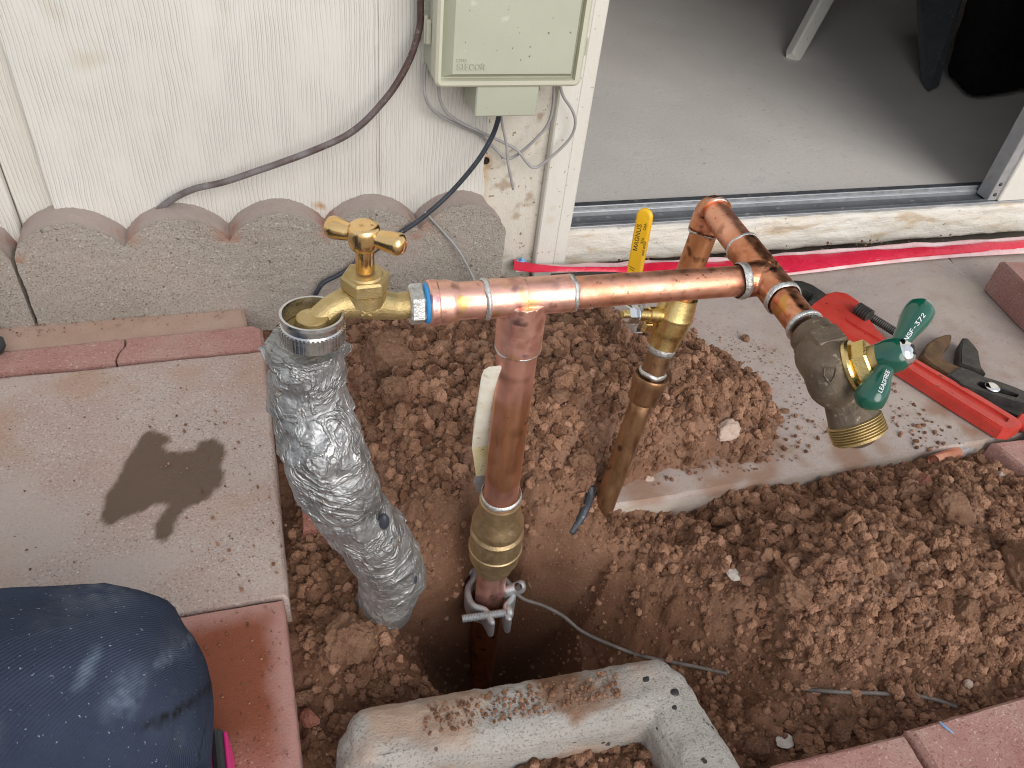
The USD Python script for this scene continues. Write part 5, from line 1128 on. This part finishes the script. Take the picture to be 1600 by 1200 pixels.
KP = thing('tool_case', 'magenta and black edge of a case standing beside the knee on the red paver', 'tool case', gz(335, 1170, .0))
o_ = gz(348, 1134, .045); dy_ = unit(gz(356, 1215, .045) - gz(348, 1132, .045)); xx_ = unit(np.cross(dy_, (0, 0, 1))); xx_ = xx_ if xx_[0] > 0 else -xx_
Rk = np.column_stack([xx_, dy_, np.cross(xx_, dy_)])
part(KP, 'rim', obox(o_, Rk, (-.0090, 0, -.001), (-.0006, .16, .044), .003), M['rubber'], 30)
part(KP, 'shell', obox(o_, Rk, (-.0004, .004, .0010), (.0022, .16, .044), .0008), M['magenta'], 30)
part(KP, 'shell', obox(o_, Rk, (-.020, .003, .006), (-.0092, .16, .044), .0008), M['magenta'], 30)
single('shoe_tip', lathe([(.001, 0), (.010, .004), (.014, .014), (.013, .03), (.010, .06)], gz(9, 540, .012), (-1, .1, .12), 24), M['rubber'], 'black rounded tip at the left edge beside the cracked border paver', 'shoe', smooth=True)

# ================================================================== CLODS AND CRUMBS
def rock(seed, sub=3, flat_=.8, amp=.55):
    g = np.random.default_rng(seed); s = trimesh.creation.icosphere(sub, 1.0); v = np.array(s.vertices)
    for _ in range(5):                                   # broken faces
        d_ = unit(g.normal(size=3)); h_ = g.uniform(.55, .9); k = v @ d_; v = np.where((k > h_)[:, None], v - d_ * (k - h_)[:, None] * .9, v)
    r_ = 1 + (meshkit.fbm(v * 1.6 + seed * 3.7, 4, seed) - .5) * amp + (meshkit.fbm(v * 5 + seed, 4, seed + 1) - .5) * amp * .9
    v = v * r_[:, None] * [1, g.uniform(.7, 1), g.uniform(.6, flat_ + .15)]
    return trimesh.Trimesh(v, s.faces, process=False)
def rot(g):
    q_ = g.normal(size=4); q_ /= np.linalg.norm(q_); return q_
def qmat(q_): return trimesh.transformations.quaternion_matrix(q_)[:3, :3]
NAMED = [  # x, y, radius px, material, name, label, category
 (1133, 668, 24, 'pale_stone', 'stone', 'pale pinkish stone on the right flank of the soil heap', 'stone'),
 (484, 1118, 19, 'red_rubble', 'brick_chunk', 'chunk of red brick beside the red paver', 'brick chunk'),
 (478, 1085, 17, 'clod', 'soil_clod', 'brown soil clod just above the red brick chunk', 'soil clod'),
 (602, 548, 42, 'clod', 'soil_clod', 'largest angular clod on the heap, right of the old faucet', 'soil clod'),
 (618, 606, 33, 'clod', 'soil_clod', 'second large clod below the largest angular one', 'soil clod'),
 (603, 770, 22, 'clod', 'soil_clod', 'flat faced clod right of the bend in the foil wrapped pipe', 'soil clod'),
 (905, 712, 27, 'clod', 'soil_clod', 'rounded clod left of the thin riser, above the pit edge', 'soil clod'),
 (1313, 1136, 22, 'clod', 'soil_clod', 'clod lying against the lower brick paver', 'soil clod'),
 (1455, 748, 0, 'clod', '', '', ''),
 (1441, 748, 12, 'red_rubble', 'stone', 'small brown stone left of the copper offcut', 'stone'),
 (1560, 742, 12, 'pale_stone', 'stone', 'pale stone between the copper offcut and the side brick', 'stone'),
 (1150, 892, 20, 'white_chip', 'paint_chip', 'flat pale paint chip on the middle of the soil', 'chip'),
 (1225, 1152, 15, 'white_chip', 'paint_chip', 'pale chip near the grey concrete block', 'chip'),
 (1235, 912, 32, 'clod', 'soil_clod', 'grey brown lump right of the flat paint chip', 'soil clod'),
 (1165, 530, 7, 'clod', 'soil_clod', 'single small clod on the bare slab right of the heap', 'soil clod'),
 (1014, 748, 9, 'pale_stone', 'stone', 'small pale stone above the slab corner', 'stone'),
 (1510, 1066, 10, 'pale_stone', 'stone', 'round grey pebble above the corner brick', 'stone'),
 (1045, 575, 24, 'clod', 'soil_clod', 'clod directly behind the thin riser coupling', 'soil clod'),
 (970, 515, 24, 'clod', 'soil_clod', 'crumbling clod under the nut of the yellow valve', 'soil clod'),
 (1590, 880, 44, 'clod', 'soil_clod', 'big tan clod at the right edge of the photo', 'soil clod'),
 (1480, 790, 36, 'clod', 'soil_clod', 'tan clod below the copper offcut', 'soil clod'),
 (545, 985, 40, 'clod', 'soil_clod', 'tan clod below the end of the foil wrapped pipe', 'soil clod'),
 (520, 1010, 20, 'clod', 'soil_clod', 'smaller clod left of the tan one below the foil', 'soil clod')]
taken = []
for k, (x, y, r, mt, nm, lb, ct) in enumerate(NAMED):
    if not nm: continue
    p = hit(x, y + r * .5) if (x, y) != (1165, 530) else gz(x, y, .002); d_ = float((CM @ (p - CP))[2]); R_ = r * d_ / FPX
    s = rock(200 + k, 4, .8, .5 if nm == 'soil_clod' else .35); g = np.random.default_rng(k)
    if nm == 'paint_chip': s.vertices[:, 2] *= .3
    s.vertices = (np.array(s.vertices) * R_) @ (qmat(rot(g)).T if nm != 'paint_chip' else np.eye(3)) + p + [0, 0, R_ * .35]
    taken.append((p, R_))
    single(nm, s, M[mt], lb, ct, smooth=30)
# nameless lumps that nothing tells apart: one prototype per shape, copies by reference
proto = []
UsdGeom.Scope.Define(stage, '/World/Looks')
for k in range(6):
    cp = stage.CreateClassPrim(f'/World/_class_clod_{k}') if False else None
lump_g = np.random.default_rng(55)
def visible(p):
    c_ = CM @ (p - CP); return 0 < 800 + FPX * c_[0] / c_[2] < 1600 and 0 < 600 + FPX * c_[1] / c_[2] < 1200
made = 0
shapes = [rock(400 + k, 3, .8, .55) for k in range(6)]
tries = 0
while made < 80 and tries < 6000:
    tries += 1
    x, y = lump_g.uniform(SX0 + .04, SX1 - .1), lump_g.uniform(.05, .86)
    i, j = int((x - SX0) / (SX1 - SX0) * (NX - 1)), int((y - SY0) / (SY1 - SY0) * (NY - 1))
    h_ = H[i, j]
    if CR[i, j] < .62 or lump_g.random() > CR[i, j]**2: continue
    if in_pav[i, j] or out_slab[i, j] or (y < .205 and x > .325) or x < -.015 or (y < .31 and x < .33) or (x > .3 and y > .455 and y < .49): continue
    R_ = .0060 + .0095 * lump_g.random()**2.5; p = np.array([x, y, h_])
    if not visible(p) or any(np.linalg.norm(p - q_) < R_ + r_ for q_, r_ in taken): continue
    taken.append((p, R_ * .9)); s = shapes[made % 6].copy()
    s.vertices = (np.array(s.vertices) * R_ * lump_g.uniform(.8, 1.2, 3)) @ qmat(rot(lump_g)).T + p + [0, 0, R_ * .3]
    single('soil_lump', s, M['clod'], 'lump of brown soil lying on the dug earth', 'soil clod', smooth=30, group='brown lumps of dug soil')
    made += 1

g = np.random.default_rng(11)
N = 52000
xs, ys = g.uniform(SX0 + .02, SX1 - .02, N * 4), g.uniform(SY0 + .03, SY1 - .02, N * 4)
fi, fj = (xs - SX0) / (SX1 - SX0) * (NX - 1), (ys - SY0) / (SY1 - SY0) * (NY - 1)
hh = map_coordinates(H, [fi, fj], order=1); cr = map_coordinates(CR, [fi, fj], order=1)
clump = meshkit.fbm(np.stack([xs, ys, 0 * xs], 1) * 22, 3, 77)
keep = g.random(N * 4) < np.clip(cr**1.4 * np.clip((clump - .32) * 3.2, .12, 1) + .10, 0, 1)
keep &= ~((xs < -.018) & (ys > .26)) & ~((ys < .195) & (xs > .33)) & ~((xs > .25) & (ys > .485) & (hh < .001))
xs, ys, hh, cr = (a_[keep][:N] for a_ in (xs, ys, hh, cr))
sz = .0006 + .0011 * g.random(len(xs)) + .0056 * g.random(len(xs))**6 * (.3 + cr)
# scattered crumbs on the slab, pavers and block
def scatter(n_, poly, z, big=.0016):
    pts = []; poly = np.asarray(poly)
    import shapely
    P_ = shapely.Polygon(poly); lo, hi = poly.min(0), poly.max(0)
    while len(pts) < n_:
        q_ = g.uniform(lo, hi)
        if shapely.contains_xy(P_, *q_): pts.append((*q_, z))
    return np.array(pts), .0005 + big * g.random(n_)**3
ex_ = [scatter(190, [gz(*p, 0)[:2] for p in ((1180, 600), (1300, 680), (1250, 720), (1130, 745), (1000, 765), (1250, 640))], .0008, .0028),
       scatter(120, [gz(*p, 0)[:2] for p in ((1390, 590), (1440, 640), (1530, 690), (1420, 710), (1390, 660))], .0008, .0030),
       scatter(200, [gz(*p, 0)[:2] for p in ((1060, 480), (1250, 560), (1300, 690), (1150, 560))], .0004, .0008),
       scatter(120, [(-.02, .45), (-.10, .45), (-.16, .70), (-.02, .70)], .0008, .0014),
       scatter(120, [(-.40, .45), (-.02, .45), (-.02, .83), (-.40, .83)], .0006, .0007),
       scatter(520, [(.070, .278), (.245, .272), (.250, .298), (.080, .304)], zt + .0002, .0020),
       scatter(160, [(-.04, .872), (-.42, .868), (-.42, .895), (-.04, .895)], -.003, .0008),
       scatter(220, [(.5, .895), (1.15, .885), (1.15, .94), (.5, .94)], .0005, .0020),
       scatter(160, [(-.16, .27), (-.03, .27), (-.03, .43), (-.13, .43)], .0015, .0008)]
px_ = np.vstack([np.stack([xs, ys, hh], 1)] + [e_[0] for e_ in ex_]); ps_ = np.concatenate([sz] + [e_[1] for e_ in ex_])
px_[:, 2] += ps_ * .35
pi = UsdGeom.PointInstancer.Define(stage, '/World/soil_crumbs')
pi.GetPrim().SetCustomDataByKey('kind', 'stuff'); pi.GetPrim().SetCustomDataByKey('label', 'loose crumbs of reddish brown soil strewn over the dug earth and paving'); pi.GetPrim().SetCustomDataByKey('category', 'soil crumbs')
prs = []
for k in range(8):
    p_ = f'/World/soil_crumbs/crumb_{k:03d}' if k else '/World/soil_crumbs/crumb'
    emit(p_, rock(600 + k, 3, .85, .7), M['crumb'], 25, np.zeros(3)); prs.append(Sdf.Path(p_))
pi.CreatePrototypesRel().SetTargets(prs)
pi.CreateProtoIndicesAttr(Vt.IntArray.FromNumpy(g.integers(0, 8, len(px_)).astype(np.int32)))
pi.CreatePositionsAttr(Vt.Vec3fArray.FromNumpy(px_.astype(np.float32)))
pi.CreateScalesAttr(Vt.Vec3fArray.FromNumpy((ps_[:, None] * g.uniform(.75, 1.25, (len(px_), 3))).astype(np.float32)))
qs = g.normal(size=(len(px_), 4)); qs /= np.linalg.norm(qs, axis=1, keepdims=True)
pi.CreateOrientationsAttr(Vt.QuathArray([Gf.Quath(float(a_), float(b_), float(c_), float(d_)) for a_, b_, c_, d_ in qs]))
